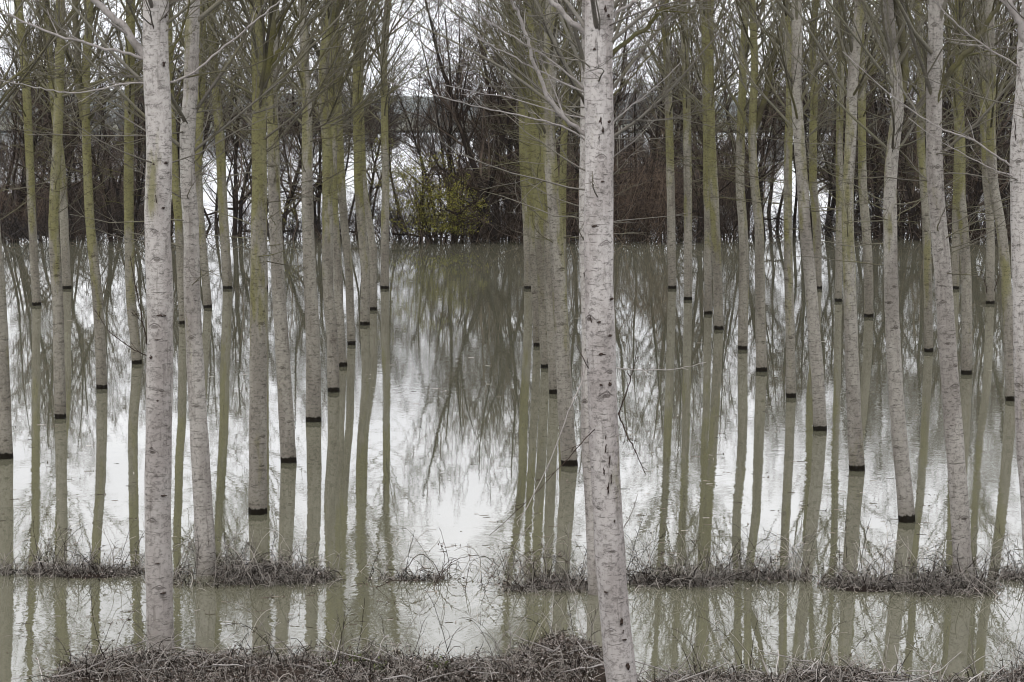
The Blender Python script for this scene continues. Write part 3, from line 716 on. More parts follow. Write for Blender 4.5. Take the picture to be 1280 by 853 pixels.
def thicket_tree(seed, H, r0, lean, nstem, spread, dens=1.0):
    r = np.random.default_rng(seed)
    root = empty('bare_tree', (0, 0, 0)); tag(root, None, 'tree')
    T, B = Batch(), Batch()
    P0, R0 = [], []
    K = 14
    for i in range(nstem):
        a = r.uniform(0, 6.28); d = np.array([math.cos(a) * spread + lean, math.sin(a) * spread, 1.0]); d /= np.linalg.norm(d)
        p = np.array([r.normal() * .15, r.normal() * .15, -.4]); pts = [p]
        hh = H * r.uniform(.8, 1.05)
        for k in range(K - 1):
            d = norm(d + r.normal(size=3) * .07 + np.array([0, 0, .05])); p = p + d * hh / (K - 1); pts.append(p)
        P0.append(np.array(pts)); R0.append(r0 * r.uniform(.6, 1.1) * np.linspace(1, .16, K))
    P0, R0 = np.array(P0), np.array(R0)
    T.tubes(P0, R0, 8)
    n1 = int(30 * dens / max(1, nstem * .6))
    P1, R1 = grow(P0, R0, n1, .14, .97, (R(28), R(70)), (.22, .5), 9, r, up=.5, wig=.13, rad=.5, rmin=.012, tip=.2, shrink=.45)
    B.tubes(P1, R1, 4)
    P2, R2 = grow(P1, R1, 9, .15, .98, (R(25), R(62)), (.25, .55), 6, r, up=.3, wig=.14, rad=.5, rmin=.010)
    B.tubes(P2, R2, 3)
    P3, R3 = grow(P2, R2, 6, .15, 1, (R(22), R(60)), (.3, .65), 4, r, up=.2, wig=.14, rad=.6, rmin=.008)
    B.tubes(P3, R3, 3)
    obj('trunk', T.mesh('trunk', M_DARKTREE), root)
    obj('crown', B.mesh('crown', M_DARKTWIG), root)
    return root

def shrub(seed, H, n, mat, name='bare_shrub', leaves=0, spread=.55, leafmat=None):
    r = np.random.default_rng(seed)
    root = empty(name, (0, 0, 0)); tag(root, None, 'shrub')
    B = Batch(); K = 8
    a = r.uniform(0, 6.28, n); sp = r.uniform(.05, spread, n)
    d = norm(np.stack([np.cos(a) * sp, np.sin(a) * sp, np.ones(n)], -1))
    p = np.stack([r.normal(size=n) * .45, r.normal(size=n) * .45, np.full(n, -.1)], -1); pts = [p]
    L = H * r.uniform(.55, 1.15, n)
    for k in range(K - 1):
        d = norm(d + r.normal(size=d.shape) * .11 + np.array([0, 0, -.02]) * k / 2); p = p + d * (L / (K - 1))[:, None]; pts.append(p)
    P0 = np.stack(pts, 1); R0 = (.012 + .02 * r.uniform(size=n))[:, None] * np.linspace(1, .25, K)[None]
    S = Batch(); S.tubes(P0, R0, 4)
    P1, R1 = grow(P0, R0, 9, .12, .98, (R(25), R(75)), (.2, .5), 6, r, up=.1, wig=.17, rad=.55, rmin=.008)
    B.tubes(P1, R1, 3)
    P2, R2 = grow(P1, R1, 6, .1, 1, (R(25), R(70)), (.3, .7), 4, r, up=.0, wig=.18, rad=.6, rmin=.0065)
    B.tubes(P2, R2, 3)
    obj('stem', S.mesh('stem', mat), root); obj('twigs', B.mesh('twigs', mat), root)
    if leaves:
        Lb = Batch(); q = P2.reshape(-1, 3); q = q[(q[:, 2] > .5)]
        cen = q[r.integers(0, len(q), 46)]
        dd = np.min(np.linalg.norm(q[:, None, :] - cen[None], axis=2), axis=1)
        q = q[dd < .8]
        q = q[r.integers(0, len(q), leaves)] + r.normal(size=(leaves, 3)) * .06
        Lb.leaves(q, .075, r); obj('foliage', Lb.mesh('foliage', leafmat, False), root)
    return root

def edge_mark(px):
    """what stands in front of that place, for a label"""
    marks = [(0, 'at the left end of the thicket'), (60, 'left of the mossy curved poplar'), (130, 'right of the mossy curved poplar'),
             (215, 'between the two white bank trunks'), (265, 'right of the white leaning poplar'), (300, 'left of the forked mossy poplar'), (352, 'right of the forked mossy poplar'),
             (395, 'behind the poplar with swollen collar'), (430, 'behind the thin brownish poplar'), (470, 'beside the straight lone poplar'),
             (510, 'left of the yellow-green bush'), (555, 'behind the yellow-green bush'), (600, 'right of the yellow-green bush'), (640, 'left of the mossy middle-row poplars'), (665, 'behind the mossy middle-row poplars'),
             (705, 'left of the thickest white trunk'), (740, 'hidden behind the thickest white trunk'), (785, 'right of the thickest white trunk'), (820, 'left of the slim far poplar'), (850, 'between the two slim far poplars'), (890, 'behind the mossy poplar pair'), (920, 'left of the three-way fork'),
             (965, 'right of the three-way fork'), (1000, 'behind the smooth slanting poplar'), (1050, 'behind the pale poplar bending right'), (1090, 'left of the crooked pale poplar'), (1140, 'right of the crooked pale poplar'),
             (1180, 'behind the white ridge trunk'), (1220, 'right of the white ridge trunk'), (1275, 'at the right end of the thicket')]
    return min(marks, key=lambda m: abs(m[0] - px))[1]

protoT = [thicket_tree(51, 13.5, .20, .05, 1, .1), thicket_tree(52, 12.5, .15, -.08, 1, .1), thicket_tree(53, 12.5, .16, .0, 2, .22),
          thicket_tree(54, 11.0, .11, .1, 3, .3), thicket_tree(55, 14.0, .28, -.16, 1, .1), thicket_tree(56, 11.5, .10, .0, 1, .2, .8)]
used = [False] * len(protoT)
desc = ['thick straight dark bare tree', 'slim dark bare tree', 'twin-stemmed dark bare tree', 'three-stemmed dark bare tree', 'stout leaning dark bare tree', 'thin wiry bare tree']
labelled = {}
def place_tree(px, Y, v, rz, s):
    b = at_dist(px, 300, Y); loc = (b[0], Y, -.05)
    lab = f'{desc[v]}, {edge_mark(px)}'
    if Y > 142: lab = f'{desc[v]} deep in the thicket, {edge_mark(px)}'
    elif lab in labelled: lab = f'{desc[v]} set farther back, {edge_mark(px)}'
    if lab in labelled and v == 5: lab = f'tall wiry bare tree, {edge_mark(px)}'
    grp = 'bare trees of the far thicket'
    n = labelled.get(lab, 0); labelled[lab] = n + 1
    if n: grp = grp
    scl = (s, s, s * (1.14 if px > 530 else 1.05))
    if not used[v]:
        o = protoT[v]; used[v] = True
        o.location = loc; o.rotation_euler = (0, 0, rz); o.scale = scl; o['label'] = lab; o['group'] = grp
        return o
    return copy_thing(protoT[v], loc, rz, scl, lab, grp)
TR = [(103, 124, 4, .3, 1.0), (139, 122, 1, .8, .95), (292, 125, 0, 2.0, .9), (300, 127, 1, 4.0, .95), (350, 124, 0, 1.0, .85), (545, 126, 1, .4, .8),
      (595, 122, 0, .9, .95), (616, 121, 0, 3.4, 1.12), (585, 131, 3, 1, 1), (570, 133, 2, 2.2, .95), (523, 138, 5, 0, .9),
      (872, 121, 0, 1.7, .85), (918, 122, 4, 3.6, .85), (955, 125, 1, 5.0, 1), (1145, 123, 0, 2.6, .8), (1156, 126, 0, 4.9, .95), (1213, 122, 2, .6, 1.1), (1221, 126, 0, 2.9, 1.0),
      (20, 126, 2, .2, .95), (-15, 124, 1, 1.0, 1), (212, 128, 1, 2.7, 1), (255, 133, 5, 3, 1.05), (395, 131, 2, 4.4, .9),
      (420, 134, 5, 1.2, .9), (455, 129, 1, 3.0, .8), (480, 137, 5, 5.2, .8), (640, 125, 2, 1.9, 1.0), (665, 124, 1, .3, 1.05), (690, 127, 3, 2.3, 1), (715, 125, 1, 2.0, 1.05), (775, 128, 2, 3.3, 1.0),
      (800, 125, 3, .5, 1.0), (830, 132, 5, 1.4, 1), (850, 127, 2, 2.6, .85), (900, 129, 1, .1, 1), (935, 128, 3, 4.0, .95), (975, 136, 5, .9, 1), (1000, 134, 1, 2.1, .95), (1035, 131, 2, .3, .95),
      (1063, 127, 3, 2.4, 1), (1095, 125, 1, 1.1, 1), (1125, 128, 2, 3.8, .95), (1180, 129, 3, .2, 1.05), (1240, 127, 1, 5.5, 1), (1262, 130, 2, 1.6, 1.05), (1295, 125, 0, .8, .95), (1320, 128, 3, 3, 1),
      (150, 150, 5, 2, 1), (230, 152, 2, 2.9, .95), (330, 149, 3, 1.3, .95), (430, 156, 1, .7, .8), (660, 147, 0, 3.7, 1.05), (740, 150, 2, .5, 1.1),
      (810, 148, 1, 4.2, 1.05), (960, 155, 1, 2.2, 1), (1140, 147, 3, 3.1, 1), (1200, 149, 1, .9, 1.1), (1250, 152, 3, 2.5, 1.1),
      (190, 139, 1, 3.2, 1), (270, 140, 3, 2.2, 1), (315, 135, 5, .2, 1.05), (375, 141, 3, 4.1, .9), (560, 141, 3, .9, .85), (625, 138, 3, 2.9, 1.05), (650, 134, 5, 1.1, 1.1),
      (1015, 142, 2, 1.4, 1), (1105, 138, 3, 3.4, 1.05),
      (1195, 136, 5, .7, 1.15), (1280, 138, 5, 2.7, 1.1)]
TR += [(402, 130, 5, 2.7, .85), (436, 127, 5, .9, .75), (468, 132, 5, 1.9, .8), (500, 135, 5, 3.9, .85), (5, 140, 5, 1.0, 1.15), (55, 143, 5, 2.2, 1.2), (95, 127, 5, 3.1, 1.1), (150, 142, 5, 4.2, 1.15), (185, 126, 5, .5, 1.0), (240, 138, 5, 1.7, 1.1), (285, 144, 5, 2.9, 1.1), (410, 139, 5, 3.6, .95), (445, 141, 5, .2, .9), (600, 139, 5, 4.9, 1.1), (675, 131, 5, 5.3, 1.15), (735, 128, 5, .9, 1.2), (840, 126, 5, 2.6, 1.15), (885, 133, 5, 3.9, 1.2), (930, 143, 5, 4.6, 1.15), (990, 128, 5, 5.8, 1.0), (1040, 141, 5, .4, 1.15), (1075, 133, 5, 1.5, 1.2), (1115, 143, 5, 2.4, 1.2), (1170, 127, 5, 3.3, 1.15), (1205, 142, 5, 4.1, 1.2), (1250, 134, 5, 5.1, 1.2), (1270, 143, 5, .8, 1.2), (15, 136, 3, 2.4, .95), (70, 134, 2, 1.1, .9), (110, 138, 3, 4.1, .95), (165, 133, 3, .3, .9), (205, 141, 2, 2.1, .9)]
for t in TR: place_tree(*t)

protoS = {'red': [shrub(71, 4.2, 26, M_REDTWIG), shrub(72, 5.5, 30, M_REDTWIG, spread=.7)],
          'grey': [shrub(73, 3.0, 24, M_GREYTWIG, spread=.9), shrub(74, 4.5, 26, M_DARKTWIG, spread=.7)]}
usedS = {}
sdesc = {('red', 0): 'low reddish brown bare shrub', ('red', 1): 'tall reddish brown bare shrub', ('grey', 0): 'low grey tangled bare shrub', ('grey', 1): 'tall dark tangled bare shrub'}
def place_shrub(px, Y, k, i, rz, s):
    b = at_dist(px, 300, Y); loc = (b[0], Y, 0)
    lab = f'{sdesc[(k, i)]}, {edge_mark(px)}'
    if lab in labelled: lab = f'{sdesc[(k, i)]} standing farther back, {edge_mark(px)}'
    labelled[lab] = 1
    grp = 'bare shrubs of the far bank'
    if (k, i) not in usedS:
        usedS[(k, i)] = 1; o = protoS[k][i]
        o.location = loc; o.rotation_euler = (0, 0, rz); o.scale = (s, s, s); o['label'] = lab; o['group'] = grp; return o
    return copy_thing(protoS[k][i], loc, rz, (s, s, s), lab, grp)
SH = [(780, 122, 'red', 1, 0, 1.0), (800, 124, 'red', 1, 1, 1.15), (825, 121, 'red', 0, 2, 1.0), (735, 124, 'red', 1, .5, 1.0),
      (700, 123, 'red', 0, 1, 1.1), (680, 127, 'red', 1, 2, 1), (875, 127, 'red', 1, 2, 1.0), (905, 124, 'grey', 1, 3, 1), (925, 128, 'red', 1, 4, 1),
      (10, 121, 'grey', 0, 0, 1.1), (35, 123, 'red', 1, 1, .95), (60, 122, 'grey', 0, 2, 1.2), (85, 125, 'grey', 1, 3, 1), (115, 122, 'grey', 0, 4, 1), (140, 126, 'grey', 1, 5, 1), (165, 123, 'grey', 0, .5, 1.1), (-15, 124, 'red', 1, 1.5, 1),
      
      (205, 126, 'grey', 1, 1, .9), (245, 127, 'grey', 0, 2, 1), (300, 129, 'red', 0, 3, 1), (365, 124, 'grey', 0, 4, 1), (390, 127, 'grey', 0, 5, .9), (425, 128, 'grey', 0, .3, .8),
      (500, 127, 'grey', 0, 1.2, .9), (520, 124, 'grey', 0, 2.2, .8), (535, 129, 'grey', 1, 3.2, .8), (580, 124, 'grey', 1, 4.2, .9), (605, 126, 'red', 0, 5.2, 1), (635, 123, 'grey', 1, .2, 1.0), (655, 125, 'red', 1, 1.2, .9),
      (1060, 126, 'grey', 0, 2, 1), (1090, 128, 'grey', 1, 3, 1.1), (1130, 126, 'grey', 1, 4, 1.1), (1165, 124, 'red', 1, 5, 1.0), (1205, 123, 'grey', 1, 1, 1.0), (1255, 123, 'grey', 1, 3, 1), (1300, 124, 'grey', 0, 1, 1.1),
      (440, 126, 'grey', 1, 2.2, .9), (462, 131, 'grey', 1, .8, 1.1), (492, 129, 'grey', 1, 3.8, .8), (410, 133, 'grey', 1, 5.1, 1.1),
      (985, 131, 'grey', 0, 2.2, .9), (1150, 133, 'grey', 1, .3, 1.3)]
for t in SH: place_shrub(*t[:5], t[5] * (.7 if t[0] < 480 else 1))
yg = shrub(91, 5.2, 30, M_DARKTWIG, 'leafy_bush', 10500, .72, M_YGLEAF)
b = at_dist(543, 300, 120.5); yg.location = (b[0], b[1], .0); yg.scale = (1.35, 1.15, 1.02)
tag(yg, 'yellow-green leafy bush at the far water edge, the only one still in leaf', 'bush')
yg2 = shrub(92, 3.0, 9, M_DARKTWIG, 'leafy_bush', 500, .4, M_YGLEAF)
b = at_dist(360, 300, 123); yg2.location = (b[0], b[1], .0)
tag(yg2, 'small bush with sparse yellow leaves, right of the forked mossy poplar', 'bush')

# tangled undergrowth filling the foot of the thicket
r = np.random.default_rng(404)
UB = Batch()
def undergrowth(px0, px1, Y0, Y1, n, H):
    a = at_dist(px0, 300, (Y0 + Y1) / 2)[0]; b_ = at_dist(px1, 300, (Y0 + Y1) / 2)[0]
    X = r.uniform(a, b_, n); Yv = r.uniform(Y0, Y1, n)
    az = r.uniform(0, 6.28, n); d = norm(np.stack([np.cos(az), np.sin(az), r.uniform(.0, 2.2, n)], -1)); L = H * r.uniform(.3, 1.3, n)
    p = np.stack([X, Yv, r.uniform(-.1, .25, n)], -1); pts = [p]
    for k in range(6):
        d = norm(d + r.normal(size=d.shape) * .16 + np.array([0, 0, -.03]) * k); p = p + d * (L / 6)[:, None]; pts.append(p)
    P0 = np.stack(pts, 1); R0 = (.011 + .012 * r.uniform(size=n))[:, None] * np.linspace(1, .4, 7)[None]
    UB.tubes(P0, R0, 3)
    P1, R1 = grow(P0, R0, 6, .15, 1, (R(25), R(75)), (.2, .55), 5, r, up=.05, wig=.18, rad=.6, rmin=.0075); UB.tubes(P1, R1, 3)
for u_ in [(a_, b_, c_, d_, int(n_ * .62), h_) for a_, b_, c_, d_, n_, h_ in [(-60, 185, 119, 130, 420, 1.6), (185, 480, 121, 131, 420, 1.5), (490, 560, 121, 128, 130, 1.3), (555, 670, 119, 130, 420, 2.3), (670, 865, 119, 131, 620, 2.2), (865, 960, 121, 130, 250, 2.0), (960, 1060, 124, 134, 160, 1.5), (1060, 1150, 122, 132, 260, 1.5), (1150, 1340, 119, 131, 800, 2.0)]]:
    undergrowth(*u_)
tag(obj('undergrowth', UB.mesh('undergrowth', M_DARKTWIG)), 'dark tangle of twigs at the foot of the far thicket', None, None, 'stuff')

# low scrub on the marsh that stands clear of the flood behind the thicket
def marsh_z(X, Y):
    px = 640 + X / Y * F_PX
    w = np.interp(px, [-400, 170, 215, 560, 600, 655, 690, 930, 955, 1010, 1050, 1700], [1, 1, -.5, -.6, -.1, .2, 1, 1, -.3, -.3, 1, 1])
    return .12 * w + .22 * vnoise(X, Y * .35, .09, 31) + .1 * vnoise(X, Y * .5, .3, 32) - .06
V, F = grid(-100, 100, 131, 265, 260, 120, marsh_z)
tag(obj('marsh_ground', mesh_np('marsh_ground', V, [F], M_SOIL)), None, None, None, 'structure')
r = np.random.default_rng(505); n = 17000
Yv = 134 + 130 * r.uniform(0, 1, n) ** 1.15; X = Yv * r.uniform(-.27, .27, n)
k_ = marsh_z(X, np.maximum(Yv, 131)) > -.04; X, Yv = X[k_], Yv[k_]; n = len(X)
az = r.uniform(0, 6.28, n); d = norm(np.stack([np.cos(az) * .8, np.sin(az) * .8, r.uniform(.3, 1.5, n)], -1)); L = (.4 + 3.2 * r.uniform(0, 1, n) ** 2.2) * np.clip(1 + .9 * vnoise(X, Yv, .22, 33), .15, 2.2)
p = np.stack([X, Yv, np.zeros(n)], -1); pts = [p]
for k in range(4):
    d = norm(d + r.normal(size=d.shape) * .2); p = p + d * (L / 4)[:, None]; pts.append(p)
P0 = np.stack(pts, 1); R0 = np.full((n, 1), .014) * np.linspace(1, .5, 5)[None]
SB = Batch(); SB.tubes(P0, R0, 3)
P1, R1 = grow(P0, R0, 5, .2, 1, (R(25), R(70)), (.3, .7), 3, r, up=.1, wig=.2, rad=.7, rmin=.010); SB.tubes(P1, R1, 3)
n = 9000; Yv = r.uniform(262, 430, n); X = Yv * r.uniform(-.26, .26, n); px_ = 640 + X / Yv * F_PX
k_ = (px_ < 190) | (px_ > 1045) | ((px_ > 690) & (px_ < 935)); X, Yv = X[k_], Yv[k_]; n = len(X)
az = r.uniform(0, 6.28, n); d = norm(np.stack([np.cos(az) * .6, np.sin(az) * .6, np.ones(n)], -1)); L = (1.0 + 3.0 * r.uniform(0, 1, n) ** 2) * np.clip(1 + .8 * vnoise(X, Yv, .1, 35), .2, 2)
p = np.stack([X, Yv, np.zeros(n)], -1); pts = [p]
for k in range(4):
    d = norm(d + r.normal(size=d.shape) * .2); p = p + d * (L / 4)[:, None]; pts.append(p)
P0 = np.stack(pts, 1); R0 = np.full((n, 1), .03) * np.linspace(1, .5, 5)[None]; SB.tubes(P0, R0, 3)
P1, R1 = grow(P0, R0, 5, .2, 1, (R(25), R(70)), (.3, .7), 3, r, up=.1, wig=.2, rad=.7, rmin=.02); SB.tubes(P1, R1, 3)
tag(obj('marsh_scrub', SB.mesh('marsh_scrub', M_DARKTWIG)), 'low dark scrub on the marsh behind the thicket', None, None, 'stuff')

# fallen grey limbs lying at the thicket's foot
for (p0, p1, Y, w, lab) in [((490, 292), (560, 297), 121, .06, 'long dark log lying in the water under the yellow-green bush'), ((398, 288), (472, 291), 122, .06, 'dark log lying level behind the thin poplars of the white trunk row'),
                            ((430, 285), (445, 275), 120, .05, 'short pale broken log beside the thin brownish poplar'), ((950, 274), (990, 275), 123, .05, 'thin dark log lying level right of the three-way fork')]:
    a, c = at_dist(*p0, Y), at_dist(*p1, Y + 1.0)
    st = np.linspace(0, 1, 14)[:, None]; q = a * (1 - st) + c * st + rng.normal(size=(14, 3)) * .03
    B = Batch(); B.tubes(q[None], np.linspace(w, w * .5, 14)[None], 7)
    P1, R1 = grow(q[None], np.linspace(w, w * .5, 14)[None], 12, .1, 1, (R(30), R(80)), (.1, .35), 6, rng, up=.4, wig=.15, rad=.4, rmin=.012); B.tubes(P1, R1, 4)
    c0 = q.mean(0)
    o = obj('fallen_log', B.mesh('fallen_log', M_DARKTREE if 'dark' in lab else M_GREYTWIG)); tag(o, lab, 'log')

# the wood on the far shore: one mass
B = Batch(); r = np.random.default_rng(5)
n = 520
xs = r.uniform(-230, 230, n); ys = r.uniform(695, 760, n); hs_ = r.uniform(6, 12, n) * (1 + .35 * np.sin(xs / 47) + .2 * np.sin(xs / 17))
Ps = []
K = 6
P = np.stack([np.stack([xs + r.normal(size=n) * .3 * k, ys + 0 * xs, hs_ * k / (K - 1)], -1) for k in range(K)], 1)
Rr = np.full((n, 1), .22) * np.linspace(1, .3, K)[None]
B.tubes(P, Rr, 4)
P1, R1 = grow(P, Rr, 24, .12, 1, (R(25), R(70)), (.25, .5), 5, r, up=.5, wig=.15, rad=.6, rmin=.09); B.tubes(P1, R1, 3)
P2, R2 = grow(P1, R1, 4, .2, 1, (R(25), R(70)), (.3, .6), 3, r, up=.3, wig=.15, rad=.7, rmin=.07); B.tubes(P2, R2, 3)
M_FARWOOD = twig_material('far_wood_twigs', (.09, .085, .075), (.16, .15, .13))
tag(obj('far_wood', B.mesh('far_wood', M_FARWOOD)), 'hazy leafless wood along the far shore', None, None, 'stuff')

# ------------------------------------------------------------------ dead brush on the ridges and the bank
def brush_mass(name, label, roots, hgt, r, mat, leaves=0, leaf_size=.05, rad=.006, tall=0):
    B = Batch(); n = len(roots); K = 7
    kind = r.uniform(size=n)
    a = r.uniform(0, 6.28, n); up = np.where(kind < .45, r.uniform(.0, .5, n), r.uniform(.6, 2.6, n))
    d = norm(np.stack([np.cos(a), np.sin(a), up], -1))
    patch = 1 + .5 * vnoise(roots[:, 0], roots[:, 1], 1.7, 55)
    L = hgt * np.where(kind > .93, r.uniform(1.6, 3.2, n), r.uniform(.3, 1.5, n)) * patch
    p = roots.copy(); pts = [p]
    for k in range(K - 1):
        d = norm(d + r.normal(size=d.shape) * .26 + np.array([0, 0, -.085]) * k); p = p + d * (L / (K - 1))[:, None]; pts.append(p)
    P = np.stack(pts, 1)
    Rr = (rad * r.uniform(.45, 1.0, n) * np.where(kind > .88, 1.7, 1))[:, None] * np.linspace(1, .5, K)[None]
    B.tubes(P, Rr, 3)
    if tall:
        i = r.integers(0, n, tall); p = roots[i]; pts = [p]; a = r.uniform(0, 6.28, tall)
        d = norm(np.stack([np.cos(a) * .5, np.sin(a) * .5, np.ones(tall)], -1)); L = r.uniform(.35, 1.1, tall)
        for k in range(9):
            d = norm(d + r.normal(size=d.shape) * .08 + np.array([0, 0, -.028]) * k); p = p + d * (L / 9)[:, None]; pts.append(p)
        Pq = np.stack(pts, 1); Rq = .0055 * np.linspace(1, .5, 10)[None].repeat(tall, 0); B.tubes(Pq, Rq, 3)
        Pw, Rw = grow(Pq, Rq, 4, .3, 1, (R(25), R(70)), (.15, .4), 4, r, up=.1, wig=.15, rad=.7, rmin=.0035); B.tubes(Pw, Rw, 3)
    o = obj(name, B.mesh(name, mat)); tag(o, label, None, None, 'stuff')
    if leaves:
        Lb = Batch(); q = P[:, 1:].reshape(-1, 3); q = q[r.integers(0, len(q), leaves)] + r.normal(size=(leaves, 3)) * .03
        Lb.leaves(q, leaf_size, r)
        obj('dead_leaves', Lb.mesh('dead_leaves', M_DEADLEAF, False), o)
    return o

for (xc, Y, L, hw, fz), dens, sd in MD:
    r = np.random.default_rng(300 + sd)
    n = int(L * 2 * 1150 * dens)
    X = np.clip(r.normal(size=n) * L * .2 + r.uniform(-L * .9, L * .9, n), -1.25 * L, 1.25 * L); Yy = r.normal(size=n) * hw * .36 - hw * .12
    X += .0; keep = vnoise(X + xc, Yy, 2.6, sd) > -.75
    X, Yy = X[keep], Yy[keep]
    roots = np.stack([X + xc, Yy + Y, np.maximum(fz(X, Yy), -.01)], -1)
    brush_mass('dead_brush', 'tangle of grey dead stems on a mud ridge', roots, .175 * (.7 + .3 * dens), r, M_BRUSH, int(n * .6), .038, .0056, int(30 * L * dens))

# half-drowned stems between the ridges
r = np.random.default_rng(880); n = 1500
px_ = np.concatenate([r.uniform(-10, 420, 330), r.uniform(430, 640, 130), r.uniform(620, 1300, n - 460)]); py_ = r.normal(size=n) * 9 + 722
roots = np.array([ground(a, b_) for a, b_ in zip(px_, py_)]); roots[:, 2] = -.03
brush_mass('drowned_stems', 'sparse dead stems poking out of the water along the ridge line', roots, .22, r, M_BRUSH, 260, .045, .0055, 150)

r = np.random.default_rng(900)
n = 90000
X = r.uniform(-8.5, 8.5, n); t = r.uniform(-.15, 4.0, n) ** 1.0
Yb = bank_edge(X) - t
keep = (vnoise(X, Yb, 2.4, 77) + .5 * vnoise(X, Yb, 6.0, 78) > r.uniform(-1.1, .5, n)) & (Yb > 26.2) & ~((np.abs(640 + X / Yb * F_PX - 780) < 34) & (Yb < 28.2))
X, Yb = X[keep], Yb[keep]
roots = np.stack([X, Yb, bank_z(X, Yb)], -1)
brush_mass('dead_brush', 'grey dead stems and leaves matted over the near bank', roots, .13, r, M_BRUSH, 42000, .036, .0048, 150)

# broken sticks lying on the bank
r = np.random.default_rng(333); SBk = Batch(); n = 170
X = r.uniform(-6.5, 6.5, n); Yb = bank_edge(X) - r.uniform(.1, 2.2, n); a = r.uniform(0, 6.28, n); L = r.uniform(.15, .9, n)
p = np.stack([X, Yb, bank_z(X, Yb) + r.uniform(.04, .14, n)], -1); d = np.stack([np.cos(a), np.sin(a), r.uniform(-.1, .35, n)], -1); pts = [p]
for k in range(5):
    d = norm(d + r.normal(size=d.shape) * .12); p = p + d * (L / 5)[:, None]; pts.append(p)
SBk.tubes(np.stack(pts, 1), (r.uniform(.006, .013, n))[:, None] * np.linspace(1, .5, 6)[None], 5)
tag(obj('broken_sticks', SBk.mesh('broken_sticks', M_PALEBRANCH)), 'pale broken sticks strewn over the near bank', None, None, 'stuff')

# arching bramble canes in the open water, left of the middle
def cane_plant(px, py, label, specs, mat=M_SPROUT, leaves=0, seed=1, leafsize=.05):
    r = np.random.default_rng(seed); b = ground(px, py); root = empty('bramble', (b[0], b[1], 0)); tag(root, label, 'bramble')
    for pix, w in specs:
        q = np.array([at_dist(x, y, b[1]) - b for x, y in pix]); st = np.linspace(0, 1, len(q)); s2 = np.linspace(0, 1, 28)
        q2 = np.stack([np.interp(s2, st, q[:, k]) for k in range(3)], -1)
        for _ in range(4): q2[1:-1] = (q2[:-2] + 2 * q2[1:-1] + q2[2:]) / 4
        q2[:, 1] += np.sin(s2 * 3) * .25 * r.choice([-1, 1]); q2 += r.normal(size=q2.shape) * .006
        B = Batch(); B.tubes(q2[None], np.linspace(w, w * .5, 28)[None] * .0065, 5)
        P1, R1 = grow(q2[None], np.full((1, 28), .006), 9, .1, 1, (R(30), R(75)), (.06, .22), 5, r, up=0, wig=.15, rad=.7, rmin=.0035); B.tubes(P1, R1, 3)
        o = obj('stem', B.mesh('stem', mat), root)
        if leaves:
            Lb = Batch(); qq = P1.reshape(-1, 3); Lb.leaves(qq[r.integers(0, len(qq), leaves)], leafsize, r); obj('leaf', Lb.mesh('leaf', M_DEADLEAF, False), o)
    return root
cane_plant(530, 735, 'arching dark bramble canes standing in open water, left of the thickest white trunk',
           [([(500, 722), (512, 705), (525, 693), (540, 705), (552, 725), (545, 752), (530, 770)], 1), ([(535, 768), (540, 740), (560, 708), (590, 697), (620, 700)], .9),
            ([(548, 735), (556, 700), (548, 676)], .8), ([(585, 765), (582, 730), (588, 696)], .9), ([(500, 760), (510, 740), (530, 735), (560, 748), (585, 745)], .7),
            ([(600, 745), (612, 720), (632, 695)], .8), ([(470, 735), (490, 722), (520, 720), (545, 728)], .9)], M_SPROUT, 10, 5)
cane_plant(634, 738, 'thin upright bramble shoots at the left end of the middle ridge', [([(632, 740), (636, 712), (622, 680)], .8), ([(640, 735), (655, 712), (668, 690)], .9), ([(645, 735), (670, 702), (700, 700), (712, 705)], .9), ([(610, 742), (600, 722), (618, 700)], .7)], M_SPROUT, 8, 6)
cane_plant(1200, 720, 'dark upright bramble shoots beside the white ridge trunk', [([(1165, 735), (1172, 700), (1182, 672)], .9), ([(1128, 735), (1136, 700), (1128, 668)], .8), ([(1100, 735), (1098, 712), (1122, 700)], .8), ([(1235, 735), (1242, 705), (1258, 698)], .9), ([(1255, 745), (1262, 715), (1275, 700)], .8)], M_BRUSH, 10, 7)
cane_plant(60, 715, 'grey reed-like bramble stems at the left end of the left ridge', [([(40, 720), (44, 700), (50, 678)], 1), ([(48, 720), (56, 690), (62, 672)], 1), ([(36, 722), (40, 704), (38, 690)], .9), ([(70, 718), (82, 690), (100, 676)], .9), ([(100, 715), (112, 695), (130, 682)], .8), ([(58, 720), (66, 700), (60, 680)], 1), ([(52, 722), (48, 700), (40, 684)], .9)], M_BRUSH, 4, 8)
cane_plant(232, 715, 'grey bramble stems leaning against the white leaning poplar', [([(228, 722), (236, 695), (243, 668)], 1.2), ([(220, 722), (228, 700), (240, 676)], 1), ([(262, 718), (280, 690), (276, 664)], .9), ([(300, 712), (306, 690), (312, 676)], .9), ([(236, 722), (238, 700), (246, 672)], .9)], M_BRUSH, 6, 9)
cane_plant(905, 728, 'thin bramble canes on the ridge right of the thickest white trunk', [([(905, 745), (895, 715), (915, 690)], .8), ([(890, 735), (905, 710), (925, 690)], .8), ([(800, 730), (815, 705), (830, 690)], .8), ([(845, 728), (835, 705), (818, 698)], .8), ([(950, 735), (940, 700), (955, 680)], .7)], M_SPROUT, 8, 10)
cane_plant(1000, 730, 'sparse bramble canes where the right ridge dips under water', [([(985, 735), (990, 700), (972, 690)], .8), ([(1005, 740), (1012, 712), (1030, 690)], .8), ([(960, 735), (965, 705), (985, 700)], .8), ([(1020, 735), (1028, 715), (1045, 705)], .8)], M_SPROUT, 8, 12)

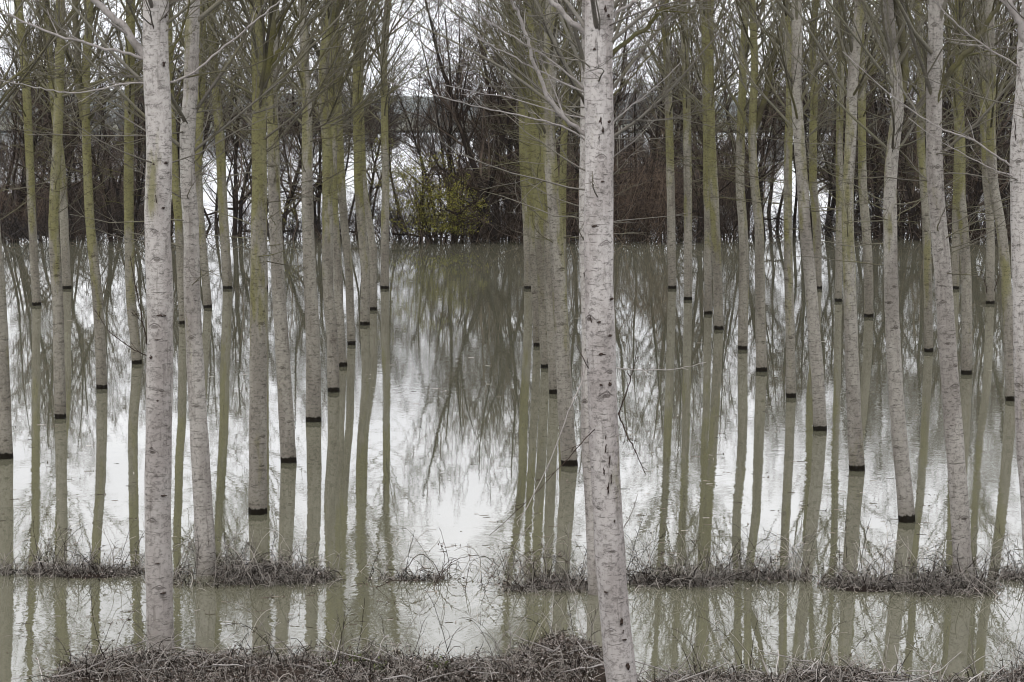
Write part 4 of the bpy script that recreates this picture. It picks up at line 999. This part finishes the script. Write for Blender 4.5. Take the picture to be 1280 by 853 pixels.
# green tufts on the near bank
for i, (px, py, lab) in enumerate([(416, 838, 'small green leafy tuft on the near bank, left one of several'), (447, 834, 'small green leafy tuft on the near bank, between two others'),
                                   (474, 842, 'pale green leafy tuft on the near bank below open water'), (549, 845, 'green leafy tuft on the near bank, nearest the thickest white trunk')]):
    r = np.random.default_rng(40 + i); b = at_dist(px, py, 0 + 28.9)
    b = ground(px, py, .25); z = float(bank_z(np.array([b[0]]), np.array([b[1]]))[0])
    B = Batch(); q = np.stack([r.normal(size=60) * .07, r.normal(size=60) * .06, np.abs(r.normal(size=60)) * .06 + .06], -1)[:34]
    B.leaves(q, .045, r)
    o = obj('green_tuft', B.mesh('green_tuft', M_GREENLEAF, False), None, (b[0], b[1], z)); tag(o, lab, 'plant')

# twigs, straws and leaves drifting on the water
r = np.random.default_rng(61)
B = Batch(); n = 1100
pxs = r.uniform(0, 1280, n); pys = 300 + 520 * r.uniform(0, 1, n) ** .7
pts = np.array([ground(a, b_) for a, b_ in zip(pxs, pys)]); cl_ = vnoise(pts[:, 0], pts[:, 1], .35, 4) > .1
pts = pts[cl_]; n = len(pts)
a = r.uniform(-.5, .5, n) + (r.uniform(size=n) > .8) * 1.2; L = r.uniform(.03, .17, n)
d = np.stack([np.cos(a), np.sin(a), np.zeros(n)], -1)
K = 4; P = np.stack([pts + d * (L * (k / 3 - .5))[:, None] + np.array([0, 0, .004]) + r.normal(size=pts.shape) * [.01, .01, .003] for k in range(K)], 1)
B.tubes(P, np.full((n, K), .004), 3)
B.leaves(pts[::2] + [0.1, 0, .006], .05, r)
tag(obj('floating_debris', B.mesh('floating_debris', M_DEADLEAF, False)), 'twigs and dead leaves drifting on the flood', None, None, 'stuff')

# ------------------------------------------------------------------ damp air
x0, x1, y0, y1, z0, z1 = -1200, 1200, -30, 3500, -2, 60
V = np.array([[a, b_, c] for c in (z0, z1) for a, b_ in ((x0, y0), (x1, y0), (x1, y1), (x0, y1))], float)
F = np.array([[3, 2, 1, 0], [4, 5, 6, 7], [0, 1, 5, 4], [1, 2, 6, 5], [2, 3, 7, 6], [3, 0, 4, 7]])
hm = bpy.data.materials.new('damp_air'); hm.use_nodes = True; ht = hm.node_tree; ht.nodes.clear()
ho = ht.nodes.new('ShaderNodeOutputMaterial'); hv = ht.nodes.new('ShaderNodeVolumePrincipled')
hv.inputs['Color'].default_value = (.86, .91, 1.0, 1); hv.inputs['Density'].default_value = 0.00007
ht.links.new(hv.outputs[0], ho.inputs['Volume'])
tag(obj('haze', mesh_np('haze', V, [F], hm, False)), 'thin damp haze over the flood', None, None, 'stuff')
